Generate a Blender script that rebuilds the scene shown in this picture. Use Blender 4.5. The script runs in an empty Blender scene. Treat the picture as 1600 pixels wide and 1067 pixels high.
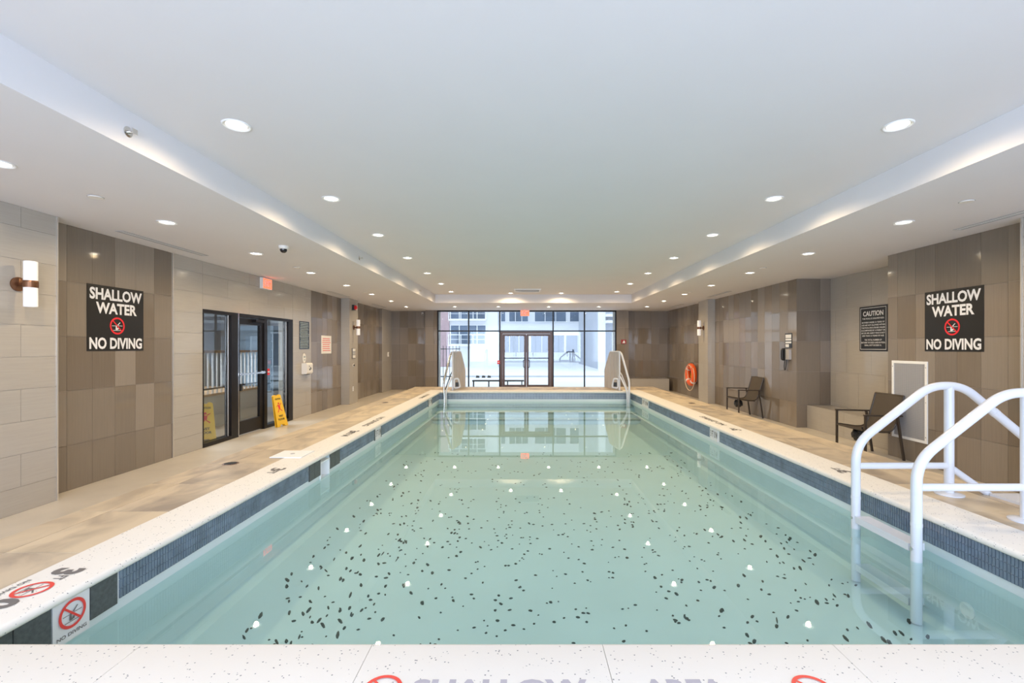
import bpy, bmesh, math, random
from mathutils import Vector, Matrix
random.seed(7)
PI = math.pi
SC = bpy.context.scene
COL = SC.collection

# ------------------------------------------------------------------ camera, world, light, exposure
cam_d = bpy.data.cameras.new('camera')
cam = bpy.data.objects.new('camera', cam_d); COL.objects.link(cam)
cam.location = (0, 0, 1.55); cam.rotation_euler = (PI/2, 0, 0)
cam_d.sensor_width = 36.0; cam_d.lens = 36.0*725/1600
cam_d.shift_x = -17/1600; cam_d.shift_y = 9/1600
cam_d.clip_start = 0.05; cam_d.clip_end = 500
SC.camera = cam

SC.view_settings.view_transform = 'Standard'
SC.view_settings.look = 'None'
SC.view_settings.gamma = 1.0
SC.view_settings.use_curve_mapping = False
SC.view_settings.exposure = 0.55
SC.cycles.max_bounces = 10
SC.cycles.diffuse_bounces = 5
SC.cycles.glossy_bounces = 5
SC.cycles.transmission_bounces = 8
SC.cycles.transparent_max_bounces = 12
SC.cycles.sample_clamp_indirect = 8.0
SC.cycles.sample_clamp_direct = 0.0

w = bpy.data.worlds.new('world'); SC.world = w; w.use_nodes = True
bg = w.node_tree.nodes['Background']
bg.inputs[0].default_value = (0.80, 0.88, 1.0, 1); bg.inputs[1].default_value = 1.55

def area(name, loc, rot, sx, sy, power, color):
    d = bpy.data.lights.new(name, 'AREA'); d.shape = 'RECTANGLE'; d.size = sx; d.size_y = sy
    d.energy = power; d.color = color
    o = bpy.data.objects.new(name, d); COL.objects.link(o); o.location = loc; o.rotation_euler = rot
    return o
# added area lamp: daylight from an assumed, unseen window behind the viewer
area('assumed_rear_daylight', (0.2, -3.35, 1.6), (PI/2, 0, 0), 8.6, 2.3, 360, (0.64, 0.77, 1.0))
SPOT_W = 24.0
WARM = (1.0, 0.74, 0.42)

# ------------------------------------------------------------------ materials
WATER_TINT = (.765, .905, .89, 1)
M = {}
def _new(name):
    m = bpy.data.materials.new(name); m.use_nodes = True
    nt = m.node_tree; return m, nt, nt.nodes['Principled BSDF']
def mat(name, col, rough=0.5, metal=0.0, spec=0.5, emit=None, es=0.0, bump=0.0, bscale=40.0, var=0.0, vscale=8.0, stretch=(1, 1, 1)):
    """plain procedural material: object-space noise gives slight colour variation and fine relief"""
    m, nt, b = _new(name)
    b.inputs['Base Color'].default_value = (*col, 1); b.inputs['Roughness'].default_value = rough
    b.inputs['Metallic'].default_value = metal; b.inputs['Specular IOR Level'].default_value = spec
    if emit: b.inputs['Emission Color'].default_value = (*emit, 1); b.inputs['Emission Strength'].default_value = es
    N = nt.nodes; L = nt.links
    if var > 0 or bump > 0:
        g = N.new('ShaderNodeNewGeometry'); mp = N.new('ShaderNodeMapping'); mp.inputs['Scale'].default_value = stretch
        L.new(g.outputs['Position'], mp.inputs['Vector'])
    if var > 0:
        n = N.new('ShaderNodeTexNoise'); n.inputs['Scale'].default_value = vscale; n.inputs['Detail'].default_value = 5
        L.new(mp.outputs[0], n.inputs['Vector'])
        r = N.new('ShaderNodeValToRGB'); r.color_ramp.elements[0].position = .3; r.color_ramp.elements[1].position = .7
        r.color_ramp.elements[0].color = (*[c*(1-var) for c in col], 1); r.color_ramp.elements[1].color = (*[min(1, c*(1+var)) for c in col], 1)
        L.new(n.outputs['Fac'], r.inputs[0]); L.new(r.outputs[0], b.inputs['Base Color'])
    if bump > 0:
        n2 = N.new('ShaderNodeTexNoise'); n2.inputs['Scale'].default_value = bscale; n2.inputs['Detail'].default_value = 3
        L.new(mp.outputs[0], n2.inputs['Vector'])
        bp = N.new('ShaderNodeBump'); bp.inputs['Strength'].default_value = bump; bp.inputs['Distance'].default_value = .01
        L.new(n2.outputs['Fac'], bp.inputs['Height']); L.new(bp.outputs[0], b.inputs['Normal'])
    M[name] = m; return m

mat('ceiling', (.745, .735, .765), .9, var=.01, vscale=1.5)
mat('deck_grout', (.86, .83, .78), .9)
mat('grout_light', (.55, .51, .455), .9)
mat('grout', (.40, .365, .32), .9, var=.05, vscale=30)
mat('floor_low', (.62, .57, .50), .35, var=.06, vscale=3)
# polished and matt dark porcelain, in several shades
DARK = []
for i, (c, r) in enumerate([((.213, .178, .142), .07), ((.25, .21, .172), .09), ((.190, .158, .127), .10), ((.225, .189, .152), .30),
                            ((.202, .168, .135), .35), ((.268, .228, .188), .32)]):
    mat('porcelain_dark_%d' % i, c, r, spec=.5, var=.05, vscale=60, stretch=(1, 1, .04)); DARK.append(M['porcelain_dark_%d' % i])
LIGHT = []
for i, c in enumerate([(.42, .39, .352), (.43, .40, .36), (.415, .385, .345)]):
    mat('porcelain_light_%d' % i, c, .13, spec=.5, var=.03, vscale=25, stretch=(.15, .15, 3)); LIGHT.append(M['porcelain_light_%d' % i])
mat('metal_strip', (.75, .72, .68), .3, metal=.8)
mat('frame_black', (.012, .010, .010), .3, spec=.2)
mat('frame_brown', (.085, .055, .05), .35, metal=.3)
mat('white_paint', (.80, .81, .83), .35)
mat('white_rail', (.70, .72, .78), .22, spec=.6)
mat('white_plastic', (.82, .80, .77), .4)
mat('grey_plastic', (.45, .44, .45), .45)
mat('panel_grey', (.50, .47, .45), .5)
mat('chrome', (.75, .74, .72), .15, metal=1)
mat('bronze', (.20, .095, .05), .3, metal=.7)
mat('black_sign', (.012, .011, .011), .35)
mat('sign_white', (.78, .79, .82), .5)
mat('sign_grey', (.30, .37, .39), .5)
mat('sign_red', (.72, .02, .03), .4)
mat('dark_red', (.28, .02, .02), .4)
mat('ring_red', (.78, .05, .04), .4)
mat('mark_dark', (.16, .15, .15), .6)
mat('mark_grey', (.45, .42, .46), .6)
mat('black_rubber', (.015, .015, .016), .45)
mat('dark_glass', (.02, .02, .022), .1)
mat('chair_metal', (.055, .042, .032), .4, metal=.3)
mat('chair_fabric', (.085, .066, .048), .8, bump=.4, bscale=300)
mat('orange', (.85, .12, .02), .35)
mat('rope', (.78, .62, .45), .8)
mat('yellow', (.85, .52, .03), .4)
mat('grille', (.38, .39, .41), .5)
mat('slate', (.075, .085, .09), .4, var=.25, vscale=60)
mat('mosaic', (.155, .205, .275), .18, spec=.6, var=.2, vscale=9)
mat('mosaic_grout', (.66, .69, .72), .9)
mat('plaster', (.66, .76, .80), .6, var=.02, vscale=2)
mat('step_edge', (.36, .44, .42), .6)
mat('pool_white', (.85, .87, .88), .5)
mat('exit_red', (.8, .10, .05), .5, emit=(1.0, .09, .04), es=2.2)
mat('lamp', (1, .95, .85), .5, emit=(1.0, .90, .72), es=26)
mat('reflector', (.9, .88, .82), .3, emit=(1.0, .93, .78), es=1.5)  # own glow stands in for the lamp's light on the reflector
mat('sconce_glass', (.9, .9, .92), .35, emit=(.9, .93, 1), es=.08)
mat('snow', (.86, .87, .90), .9, var=.04, vscale=.8)
mat('slush', (.45, .46, .50), .8, var=.1, vscale=2)
mat('clad_white', (.86, .86, .88), .6, var=.02, vscale=.5)
mat('brick', (.50, .35, .36), .8, var=.08, vscale=3)
mat('concrete', (.48, .50, .56), .8, var=.05, vscale=1)
mat('far_glass', (.12, .17, .25), .4, var=.25, vscale=.6)
mat('far_glass_dark', (.07, .10, .16), .4, var=.3, vscale=.5)
mat('dark_iron', (.02, .025, .03), .5)
mat('lobby_wall', (.42, .40, .38), .7)
mat('lobby_floor', (.33, .25, .18), .3)
mat('wood', (.35, .22, .12), .5, var=.2, vscale=6, stretch=(1, 1, 8))
mat('blue_panel', (.30, .40, .50), .35)
mat('speck', (.05, .07, .07), .8)

def stone_terrazzo():
    m, nt, b = _new('coping_stone'); N = nt.nodes; L = nt.links
    g = N.new('ShaderNodeNewGeometry')
    v = N.new('ShaderNodeTexVoronoi'); v.inputs['Scale'].default_value = 70; L.new(g.outputs['Position'], v.inputs['Vector'])
    n = N.new('ShaderNodeTexNoise'); n.inputs['Scale'].default_value = 28; n.inputs['Detail'].default_value = 2; L.new(g.outputs['Position'], n.inputs['Vector'])
    a = N.new('ShaderNodeMath'); a.operation = 'LESS_THAN'; a.inputs[1].default_value = .20; L.new(v.outputs['Distance'], a.inputs[0])
    c = N.new('ShaderNodeMath'); c.operation = 'GREATER_THAN'; c.inputs[1].default_value = .535; L.new(n.outputs['Fac'], c.inputs[0])
    d = N.new('ShaderNodeMath'); d.operation = 'MULTIPLY'; L.new(a.outputs[0], d.inputs[0]); L.new(c.outputs[0], d.inputs[1])
    x = N.new('ShaderNodeMix'); x.data_type = 'RGBA'; x.inputs['A'].default_value = (.82, .785, .73, 1); x.inputs['B'].default_value = (.25, .25, .26, 1)
    L.new(d.outputs[0], x.inputs['Factor']); L.new(x.outputs['Result'], b.inputs['Base Color'])
    b.inputs['Roughness'].default_value = .55
    bp = N.new('ShaderNodeBump'); bp.inputs['Strength'].default_value = .15; bp.inputs['Distance'].default_value = .004
    L.new(n.outputs['Fac'], bp.inputs['Height']); L.new(bp.outputs[0], b.inputs['Normal'])
    M['coping'] = m
stone_terrazzo()

def deck_mat(name, base, dark):
    m, nt, b = _new(name); N = nt.nodes; L = nt.links
    g = N.new('ShaderNodeNewGeometry'); oi = N.new('ShaderNodeObjectInfo')
    sh = N.new('ShaderNodeVectorMath'); sh.operation = 'MULTIPLY_ADD'
    L.new(oi.outputs['Random'], sh.inputs[0]); sh.inputs[1].default_value = (40, 40, 0); L.new(g.outputs['Position'], sh.inputs[2])
    mp = N.new('ShaderNodeMapping'); mp.inputs['Scale'].default_value = (2.2, 1.2, 1); mp.inputs['Rotation'].default_value = (0, 0, .5)
    L.new(sh.outputs[0], mp.inputs['Vector'])
    n = N.new('ShaderNodeTexNoise'); n.inputs['Scale'].default_value = 1.3; n.inputs['Detail'].default_value = 6; n.inputs['Distortion'].default_value = .9
    L.new(mp.outputs[0], n.inputs['Vector'])
    r = N.new('ShaderNodeValToRGB'); r.color_ramp.elements[0].position = .36; r.color_ramp.elements[1].position = .58
    r.color_ramp.elements[0].color = (*dark, 1); r.color_ramp.elements[1].color = (*base, 1)
    L.new(n.outputs['Fac'], r.inputs[0]); L.new(r.outputs[0], b.inputs['Base Color']); b.inputs['Roughness'].default_value = .42
    M[name] = m
deck_mat('deck_tile', (.61, .50, .365), (.33, .27, .215))
deck_mat('deck_tile_b', (.66, .54, .385), (.42, .34, .25))

def glass_mat():
    m = bpy.data.materials.new('window_glass'); m.use_nodes = True; nt = m.node_tree; nt.nodes.clear(); N = nt.nodes; L = nt.links
    o = N.new('ShaderNodeOutputMaterial'); t = N.new('ShaderNodeBsdfTransparent'); t.inputs[0].default_value = (.86, .91, .93, 1)
    gl = N.new('ShaderNodeBsdfGlossy'); gl.inputs['Roughness'].default_value = .0; gl.inputs[0].default_value = (1, 1, 1, 1)
    f = N.new('ShaderNodeFresnel'); mx = N.new('ShaderNodeMixShader')
    gg = N.new('ShaderNodeNewGeometry'); mr = N.new('ShaderNodeMapRange'); mr.inputs['To Min'].default_value = 1.5; mr.inputs['To Max'].default_value = 1/1.5
    L.new(gg.outputs['Backfacing'], mr.inputs['Value']); L.new(mr.outputs[0], f.inputs[0])
    L.new(f.outputs[0], mx.inputs[0]); L.new(t.outputs[0], mx.inputs[1]); L.new(gl.outputs[0], mx.inputs[2]); L.new(mx.outputs[0], o.inputs[0])
    M['glass'] = m
glass_mat()
def water_mat():
    m = bpy.data.materials.new('pool_water'); m.use_nodes = True; nt = m.node_tree; nt.nodes.clear(); N = nt.nodes; L = nt.links
    o = N.new('ShaderNodeOutputMaterial'); t = N.new('ShaderNodeBsdfTransparent'); t.inputs['Color'].default_value = WATER_TINT
    gl = N.new('ShaderNodeBsdfGlossy'); gl.inputs['Roughness'].default_value = .0; gl.inputs[0].default_value = (1, 1, 1, 1)
    f = N.new('ShaderNodeFresnel'); mx = N.new('ShaderNodeMixShader')
    g = N.new('ShaderNodeNewGeometry'); mr = N.new('ShaderNodeMapRange'); mr.inputs['To Min'].default_value = 1.33; mr.inputs['To Max'].default_value = 1/1.33
    L.new(g.outputs['Backfacing'], mr.inputs['Value']); L.new(mr.outputs[0], f.inputs[0])
    n = N.new('ShaderNodeTexNoise'); n.inputs['Scale'].default_value = 2.2; n.inputs['Detail'].default_value = 1
    L.new(g.outputs['Position'], n.inputs['Vector'])
    bp = N.new('ShaderNodeBump'); bp.inputs['Strength'].default_value = .02; bp.inputs['Distance'].default_value = .01
    L.new(n.outputs['Fac'], bp.inputs['Height']); L.new(bp.outputs[0], gl.inputs['Normal'])
    L.new(f.outputs[0], mx.inputs[0]); L.new(t.outputs[0], mx.inputs[1]); L.new(gl.outputs[0], mx.inputs[2]); L.new(mx.outputs[0], o.inputs[0])
    M['water'] = m
water_mat()

# ------------------------------------------------------------------ mesh helpers
class MB:
    def __init__(s): s.v = []; s.f = []
    def box(s, x0, x1, y0, y1, z0, z1, faces='all'):
        b = len(s.v); s.v += [(x0, y0, z0), (x1, y0, z0), (x1, y1, z0), (x0, y1, z0), (x0, y0, z1), (x1, y0, z1), (x1, y1, z1), (x0, y1, z1)]
        s.f += [tuple(b+i for i in q) for q in ((0, 3, 2, 1), (4, 5, 6, 7), (0, 1, 5, 4), (1, 2, 6, 5), (2, 3, 7, 6), (3, 0, 4, 7))]
        return s
    def prism(s, pts, ax, a, b_):
        """pts: 2-D polygon in the plane normal to axis ax ('x','y','z'), extruded from a to b_"""
        def P(u, v, t): return {'x': (t, u, v), 'y': (u, t, v), 'z': (u, v, t)}[ax]
        b = len(s.v); n = len(pts)
        s.v += [P(u, v, a) for u, v in pts] + [P(u, v, b_) for u, v in pts]
        s.f += [tuple(b+i for i in range(n))[::-1], tuple(b+n+i for i in range(n))]
        s.f += [(b+i, b+(i+1) % n, b+n+(i+1) % n, b+n+i) for i in range(n)]
        return s
    def bar(s, p, q, wx, wz):
        """rectangular bar from p to q"""
        p = Vector(p); q = Vector(q); d = (q-p).normalized()
        up = Vector((0, 0, 1)) if abs(d.z) < .9 else Vector((1, 0, 0))
        a = d.cross(up).normalized()*wx/2; c = a.normalized().cross(d).normalized()*wz/2
        b = len(s.v)
        for e in (p, q): s.v += [tuple(e+a+c), tuple(e-a+c), tuple(e-a-c), tuple(e+a-c)]
        s.f += [tuple(b+i for i in t) for t in ((0, 1, 2, 3), (7, 6, 5, 4), (0, 4, 5, 1), (1, 5, 6, 2), (2, 6, 7, 3), (3, 7, 4, 0))]
        return s
    def tube(s, pts, r, n=12, closed=False, cap=True):
        pts = [Vector(p) for p in pts]; m = len(pts); b = len(s.v)
        T = []
        for i in range(m):
            if closed: t = pts[(i+1) % m]-pts[i-1]
            else: t = pts[min(i+1, m-1)]-pts[max(i-1, 0)]
            T.append(t.normalized())
        ref = Vector((0, 0, 1)) if abs(T[0].z) < .9 else Vector((1, 0, 0))
        a = T[0].cross(ref).normalized()
        for i in range(m):
            a = (a-T[i]*a.dot(T[i])).normalized(); c = T[i].cross(a)
            rr = r[i] if isinstance(r, (list, tuple)) else r
            for k in range(n):
                th = 2*PI*k/n; s.v.append(tuple(pts[i]+a*math.cos(th)*rr+c*math.sin(th)*rr))
        for i in range(m if closed else m-1):
            j = (i+1) % m
            for k in range(n):
                k2 = (k+1) % n; s.f.append((b+i*n+k, b+i*n+k2, b+j*n+k2, b+j*n+k))
        if cap and not closed:
            s.f.append(tuple(b+k for k in range(n))[::-1]); s.f.append(tuple(b+(m-1)*n+k for k in range(n)))
        return s
    def cyl(s, p, q, r, n=20): return s.tube([p, q], r, n)
    def lathe(s, prof, c, n=24, ax='z', flip=False):
        b = len(s.v); m = len(prof)
        for r, h in prof:
            for k in range(n):
                t = 2*PI*k/n; u, v = r*math.cos(t), r*math.sin(t)
                s.v.append({'z': (c[0]+u, c[1]+v, c[2]+h), 'x': (c[0]+h, c[1]+u, c[2]+v), 'y': (c[0]+u, c[1]+h, c[2]+v)}[ax])
        for i in range(m-1):
            for k in range(n):
                k2 = (k+1) % n; s.f.append((b+i*n+k, b+i*n+k2, b+(i+1)*n+k2, b+(i+1)*n+k))
        if prof[0][0] > 1e-5: s.f.append(tuple(b+k for k in range(n))[::-1])
        if prof[-1][0] > 1e-5: s.f.append(tuple(b+(m-1)*n+k for k in range(n)))
        return s
    def mesh(s, name, m, smooth=False):
        me = bpy.data.meshes.new(name); me.from_pydata(s.v, [], s.f); me.update()
        if m: me.materials.append(m)
        if smooth:
            me.polygons.foreach_set('use_smooth', [True]*len(me.polygons))
            try: me.set_sharp_from_angle(angle=math.radians(38))
            except Exception: pass
        return me
    def build(s, name, m, parent=None, loc=(0, 0, 0), smooth=False, recalc=False):
        me = s.mesh(name, m, smooth)
        if recalc:
            bm = bmesh.new(); bm.from_mesh(me); bmesh.ops.recalc_face_normals(bm, faces=bm.faces); bm.to_mesh(me); bm.free()
        return link(name, me, parent, loc)
def link(name, me, parent=None, loc=(0, 0, 0)):
    o = bpy.data.objects.new(name, me); COL.objects.link(o); o.location = loc
    if parent: o.parent = parent
    return o
def tag(o, label=None, cat=None, group=None, kind=None):
    if label: o['label'] = label
    if cat: o['category'] = cat
    if group: o['group'] = group
    if kind: o['kind'] = kind
    return o
def thing(name, loc, label, cat, group=None, rz=0):
    o = bpy.data.objects.new(name, None); COL.objects.link(o); o.location = loc; o.rotation_euler = (0, 0, rz)
    o.empty_display_size = .1
    return tag(o, label, cat, group)
def copy_tree(o, parent=None):
    c = o.copy(); COL.objects.link(c)
    if parent: c.parent = parent
    for ch in list(o.children): copy_tree(ch, c)
    return c
def struct(name, mb, m, parent=None, label=None):
    o = mb.build(name, m, parent, recalc=True)
    if not parent: o['kind'] = 'structure'
    if label: o['label'] = label
    return o
def fillet(pts, r, n=6):
    """round the corners of a 3-D polyline"""
    pts = [Vector(p) for p in pts]; out = [pts[0]]
    for i in range(1, len(pts)-1):
        a, b, c = pts[i-1], pts[i], pts[i+1]; u = (a-b).normalized(); v = (c-b).normalized()
        d = min(r, (a-b).length*.45, (c-b).length*.45)
        p, q = b+u*d, b+v*d
        for k in range(n+1):
            t = k/n; out.append(p*(1-t)**2+b*2*t*(1-t)+q*t*t)
    out.append(pts[-1]); return out

def text_mesh(body, bold=0.0, align='CENTER'):
    cu = bpy.data.curves.new('text', 'FONT'); cu.body = body; cu.align_x = align; cu.offset = bold; cu.resolution_u = 3
    cu.extrude = 0.0
    o = bpy.data.objects.new('text', cu); COL.objects.link(o)
    dg = bpy.context.evaluated_depsgraph_get(); me = bpy.data.meshes.new_from_object(o.evaluated_get(dg))
    bpy.data.objects.remove(o); bpy.data.curves.remove(cu)
    return me
def text(name, body, org, u, v, m, parent=None, width=None, height=None, bold=.02, thick=.002, uniform=False):
    """flat lettering centred on org; u = reading direction, v = up direction; fitted to width x height"""
    me = text_mesh(body, bold)
    xs = [p.co.x for p in me.vertices]; ys = [p.co.y for p in me.vertices]
    x0, x1, y0, y1 = min(xs), max(xs), min(ys), max(ys)
    sy = height/(y1-y0); sx = width/(x1-x0) if width else sy
    u = Vector(u).normalized(); v = Vector(v).normalized(); nn = u.cross(v)
    org = Vector(org)
    for p in me.vertices:
        p.co = org+u*((p.co.x-(x0+x1)/2)*sx)+v*((p.co.y-(y0+y1)/2)*sy)+nn*thick
    me.name = name; me.materials.clear(); me.materials.append(m)
    o = link(name, me, parent); return o
def frame_pts(org, u, v, pts, off=0.0):
    u = Vector(u).normalized(); v = Vector(v).normalized(); n = u.cross(v); org = Vector(org)
    return [tuple(org+u*a+v*b+n*off) for a, b in pts]
def flat(name, org, u, v, polys, m, parent, off=.002):
    mb = MB()
    for pl in polys:
        b = len(mb.v); mb.v += frame_pts(org, u, v, pl, off); mb.f.append(tuple(range(b, b+len(pl))))
    return mb.build(name, m, parent)
def no_diving(org, u, v, R, parent, ringm, figm, off=.003):
    n = 36; ri = R*.80; polys = []
    for k in range(n):
        a, b = 2*PI*k/n, 2*PI*(k+1)/n
        polys.append([(R*math.cos(a), R*math.sin(a)), (R*math.cos(b), R*math.sin(b)), (ri*math.cos(b), ri*math.sin(b)), (ri*math.cos(a), ri*math.sin(a))])
    c = R*.07; q = .7071
    flat('prohibition_ring', org, u, v, polys, ringm, parent, off+.001)
    flat('prohibition_bar', org, u, v, [[(-ri*q-c*q, ri*q-c*q), (-ri*q+c*q, ri*q+c*q), (ri*q+c*q, -ri*q+c*q), (ri*q-c*q, -ri*q-c*q)]], ringm, parent, off+.0012)
    s = R
    figs = [[(-.7*s, -.03*s), (-.7*s, .02*s), (-.22*s, .02*s), (-.22*s, -.03*s)], [(.10*s, .0), (.10*s, .05*s), (.7*s, .05*s), (.7*s, .0)],
            [(.02*s, .12*s), (.10*s, .06*s), (.42*s, .40*s), (.34*s, .44*s)],
            [(-.22*s, -.46*s), (.02*s, -.46*s), (-.06*s, -.16*s), (-.05*s, .06*s), (-.20*s, .04*s)],
            [(.0, -.42*s), (.14*s, -.42*s), (.18*s, -.25*s), (.03*s, -.2*s)],
            [(-.55*s, -.50*s), (-.55*s, -.55*s), (.5*s, -.55*s), (.5*s, -.50*s)]]
    flat('diver_figure', org, u, v, figs, figm, parent, off)

# ------------------------------------------------------------------ tiles
TC = {}
def tile_obj(parent, axis, side, plane, a0, a1, z0, z1, m, t=.008, gap=.0015, name='tile'):
    """one tile: a thin box standing proud of its wall. axis 'x': wall plane X=plane, runs along Y; 'y': wall plane Y=plane, runs along X.
       side = +1/-1, the direction the tile faces"""
    if m in LIGHT: gap = .0016; t = .0065
    w = a1-a0-2*gap; h = z1-z0-2*gap
    if w < .01 or h < .01: return
    key = (axis, side, round(w, 3), round(h, 3), m.name)
    if key not in TC:
        mb = MB()
        if axis == 'x': mb.box(min(0, side*t), max(0, side*t), -w/2, w/2, -h/2, h/2)
        elif axis == 'y': mb.box(-w/2, w/2, min(0, side*t), max(0, side*t), -h/2, h/2)
        TC[key] = mb.mesh('tile', m)
    c = (a0+a1)/2; z = (z0+z1)/2
    return link(name, TC[key], parent, (plane, c, z) if axis == 'x' else (c, plane, z))
def grid(a0, a1, step, phase=None):
    out = [a0]; x = a0+step if phase is None else a0+phase
    while x < a1-.03: out.append(x); x += step
    out.append(a1); return out
FZ = .02       # walkway floor
CZ = 2.855     # low ceiling
def tile_wall(wall, axis, side, plane, a0, a1, kind, z0=FZ, z1=CZ, tw=None, zs=None, holes=()):
    mats = DARK if kind == 'dark' else LIGHT
    soft = kind == 'soft'; kind = 'dark' if soft else kind
    if soft: mats = [DARK[3], DARK[4], DARK[0]]
    if kind == 'dark': tw = tw or .293; zs = zs or [z0, .50, 1.083, 1.666, 2.249, z1]
    else: tw = tw or 1.2; zs = zs or [z0, .26, .56, .86, 1.16, 1.46, 1.76, 2.06, 2.36, 2.66, z1]
    zs = [z for z in zs if z0-1e-4 <= z <= z1+1e-4]
    if zs[0] > z0+.01: zs = [z0]+zs
    n = 0
    for i in range(len(zs)-1):
        xs = grid(a0, a1, tw, None if (kind == 'dark' or i % 2 == 0) else tw/2)
        for j in range(len(xs)-1):
            c, cz = (xs[j]+xs[j+1])/2, (zs[i]+zs[i+1])/2
            A0, A1, B0, B1 = xs[j], xs[j+1], zs[i], zs[i+1]
            skip = False
            for (h0, h1, g0, g1) in holes:
                if A0 >= h0-1e-3 and A1 <= h1+1e-3 and B0 >= g0-1e-3 and B1 <= g1+1e-3: skip = True
                elif A0 < h1 and A1 > h0 and B0 < g1 and B1 > g0:      # partly covered tile: cut it
                    if A0 < h0 and B1 <= g1+.001: A1 = h0
                    elif A1 > h1 and B1 <= g1+.001: A0 = h1
                    else: B0 = g1
            if skip: continue
            if kind == 'dark': m = random.choice(mats)
            else: m = random.choice(mats)
            tile_obj(wall, axis, side, plane, A0, A1, B0, B1, m)

XL, XR = -4.85, 5.22
T = .008
# ------------------------------------------------------------------ floor, ceiling
fl = MB(); fl.box(-5.2, -2.16, -3.6, 17.2, -.12, FZ); fl.box(2.74, 6.3, -3.6, 17.2, -.12, FZ); fl.box(-2.16, 2.74, -3.6, 1.5, -.12, FZ); fl.box(-2.16, 2.74, 11.22, 17.2, -.12, FZ); struct('floor', fl, M['floor_low'])
ce = MB()
ce.box(-5.2, -2.58, -3.6, 17.2, CZ, CZ+.5); ce.box(3.2, 6.3, -3.6, 17.2, CZ, CZ+.5)
ce.box(-2.58, 3.2, 13.66, 17.2, CZ, CZ+.5); ce.box(-2.58, 3.2, -3.6, 13.66, 3.10, 3.355)
struct('ceiling', ce, M['ceiling'])

# ------------------------------------------------------------------ left wall
def wall_box(name, x0, x1, y0, y1, z0=FZ, z1=CZ, m='grout'):
    return struct(name, MB().box(x0, x1, y0, y1, z0, z1), M[m])
wl = wall_box('wall_left', -5.15, -4.65-T, -3.5, 4.63-T, m='grout_light')
tile_wall(wl, 'x', 1, -4.65-T, -3.5, 4.63, 'light')
tile_wall(wl, 'y', 1, 4.63-T, -4.85, -4.65-T, 'light')
wl = wall_box('wall_left', -5.15, XL-T, 4.63-T, 6.43)
tile_wall(wl, 'x', 1, XL-T, 4.64, 6.43, 'dark')
# door wall with the opening
D0, D1, DT = 7.03, 9.78, 2.13
mb = MB(); mb.box(-5.15, XL-T, 6.43, D0, FZ, CZ); mb.box(-5.15, XL-T, D1, 10.63, FZ, CZ); mb.box(-5.15, XL-T, D0, D1, DT, CZ)
wl = struct('wall_left', mb, M['grout_light'])
tile_wall(wl, 'x', 1, XL-T, 6.43, D0, 'light'); tile_wall(wl, 'x', 1, XL-T, D1, 10.63, 'light')
tile_wall(wl, 'x', 1, XL-T, D0, D1, 'light', z0=DT, zs=[DT, 2.36, 2.66, CZ])
wl = wall_box('wall_left', -5.15, XL-T, 10.63, 12.38)
tile_wall(wl, 'x', 1, XL-T, 10.63, 12.37, 'dark')
wl = wall_box('wall_left', -5.15, -4.62-T, 12.38, 12.98)
tile_wall(wl, 'x', 1, -4.62-T, 12.37, 12.99, 'light', tw=.62, zs=[FZ, .5, 1.083, 1.666, 2.249, CZ]); tile_wall(wl, 'y', -1, 12.38, XL, -4.62-T, 'light', zs=[FZ, .5, 1.083, 1.666, 2.249, CZ])
wl = wall_box('wall_left', -5.15, XL-T, 12.98, 15.65)
tile_wall(wl, 'x', 1, XL-T, 12.99, 15.65, 'dark')
wl = wall_box('wall_left', -5.15, -4.74-T, 15.65, 16.75)
tile_wall(wl, 'x', 1, -4.74-T, 15.65, 16.74, 'light', zs=[FZ, .5, 1.083, 1.666, 2.249, CZ]); tile_wall(wl, 'y', -1, 15.65, XL, -4.74-T, 'dark')
# ------------------------------------------------------------------ right wall
wr = wall_box('wall_right', 5.02+T, 6.2, -3.5, 4.67-T)
tile_wall(wr, 'x', -1, 5.02+T, -3.5, 4.67, 'light'); tile_wall(wr, 'y', 1, 4.67-T, 5.02+T, XR, 'light')
wr = wall_box('wall_right', 5.20+T, 6.2, 4.67-T, 6.61-T)
tile_wall(wr, 'x', -1, 5.20+T, 4.68, 6.61, 'dark'); tile_wall(wr, 'y', 1, 6.61-T, 5.20+T, 5.87, 'light')
wr = wall_box('wall_right', 5.87+T, 6.2, 6.61-T, 8.85+T, m='grout_light')
tile_wall(wr, 'x', -1, 5.87+T, 6.62, 8.84, 'light', tw=.60, zs=[.50, 1.083, 1.666, 2.249, CZ], z0=.45)
wr = wall_box('wall_right', XR+T, 6.2, 8.85+T, 12.60+T)
tile_wall(wr, 'x', -1, XR+T, 8.85, 12.60, 'dark'); tile_wall(wr, 'y', -1, 8.85+T, XR, 5.87, 'dark', tw=.45, zs=[FZ, .45, 1.083, 1.666, 2.249, CZ])
wr = wall_box('wall_right', 5.02+T, 6.2, 12.60+T, 13.26)
tile_wall(wr, 'x', -1, 5.02+T, 12.60, 13.26, 'light', tw=.66, zs=[FZ, .5, 1.083, 1.666, 2.249, CZ]); tile_wall(wr, 'y', -1, 12.60+T, 5.02+T, XR, 'light', zs=[FZ, .5, 1.083, 1.666, 2.249, CZ])
wr = wall_box('wall_right', XR+T, 6.2, 13.26, 16.75)
tile_wall(wr, 'x', -1, XR+T, 13.27, 16.74, 'dark')
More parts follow.
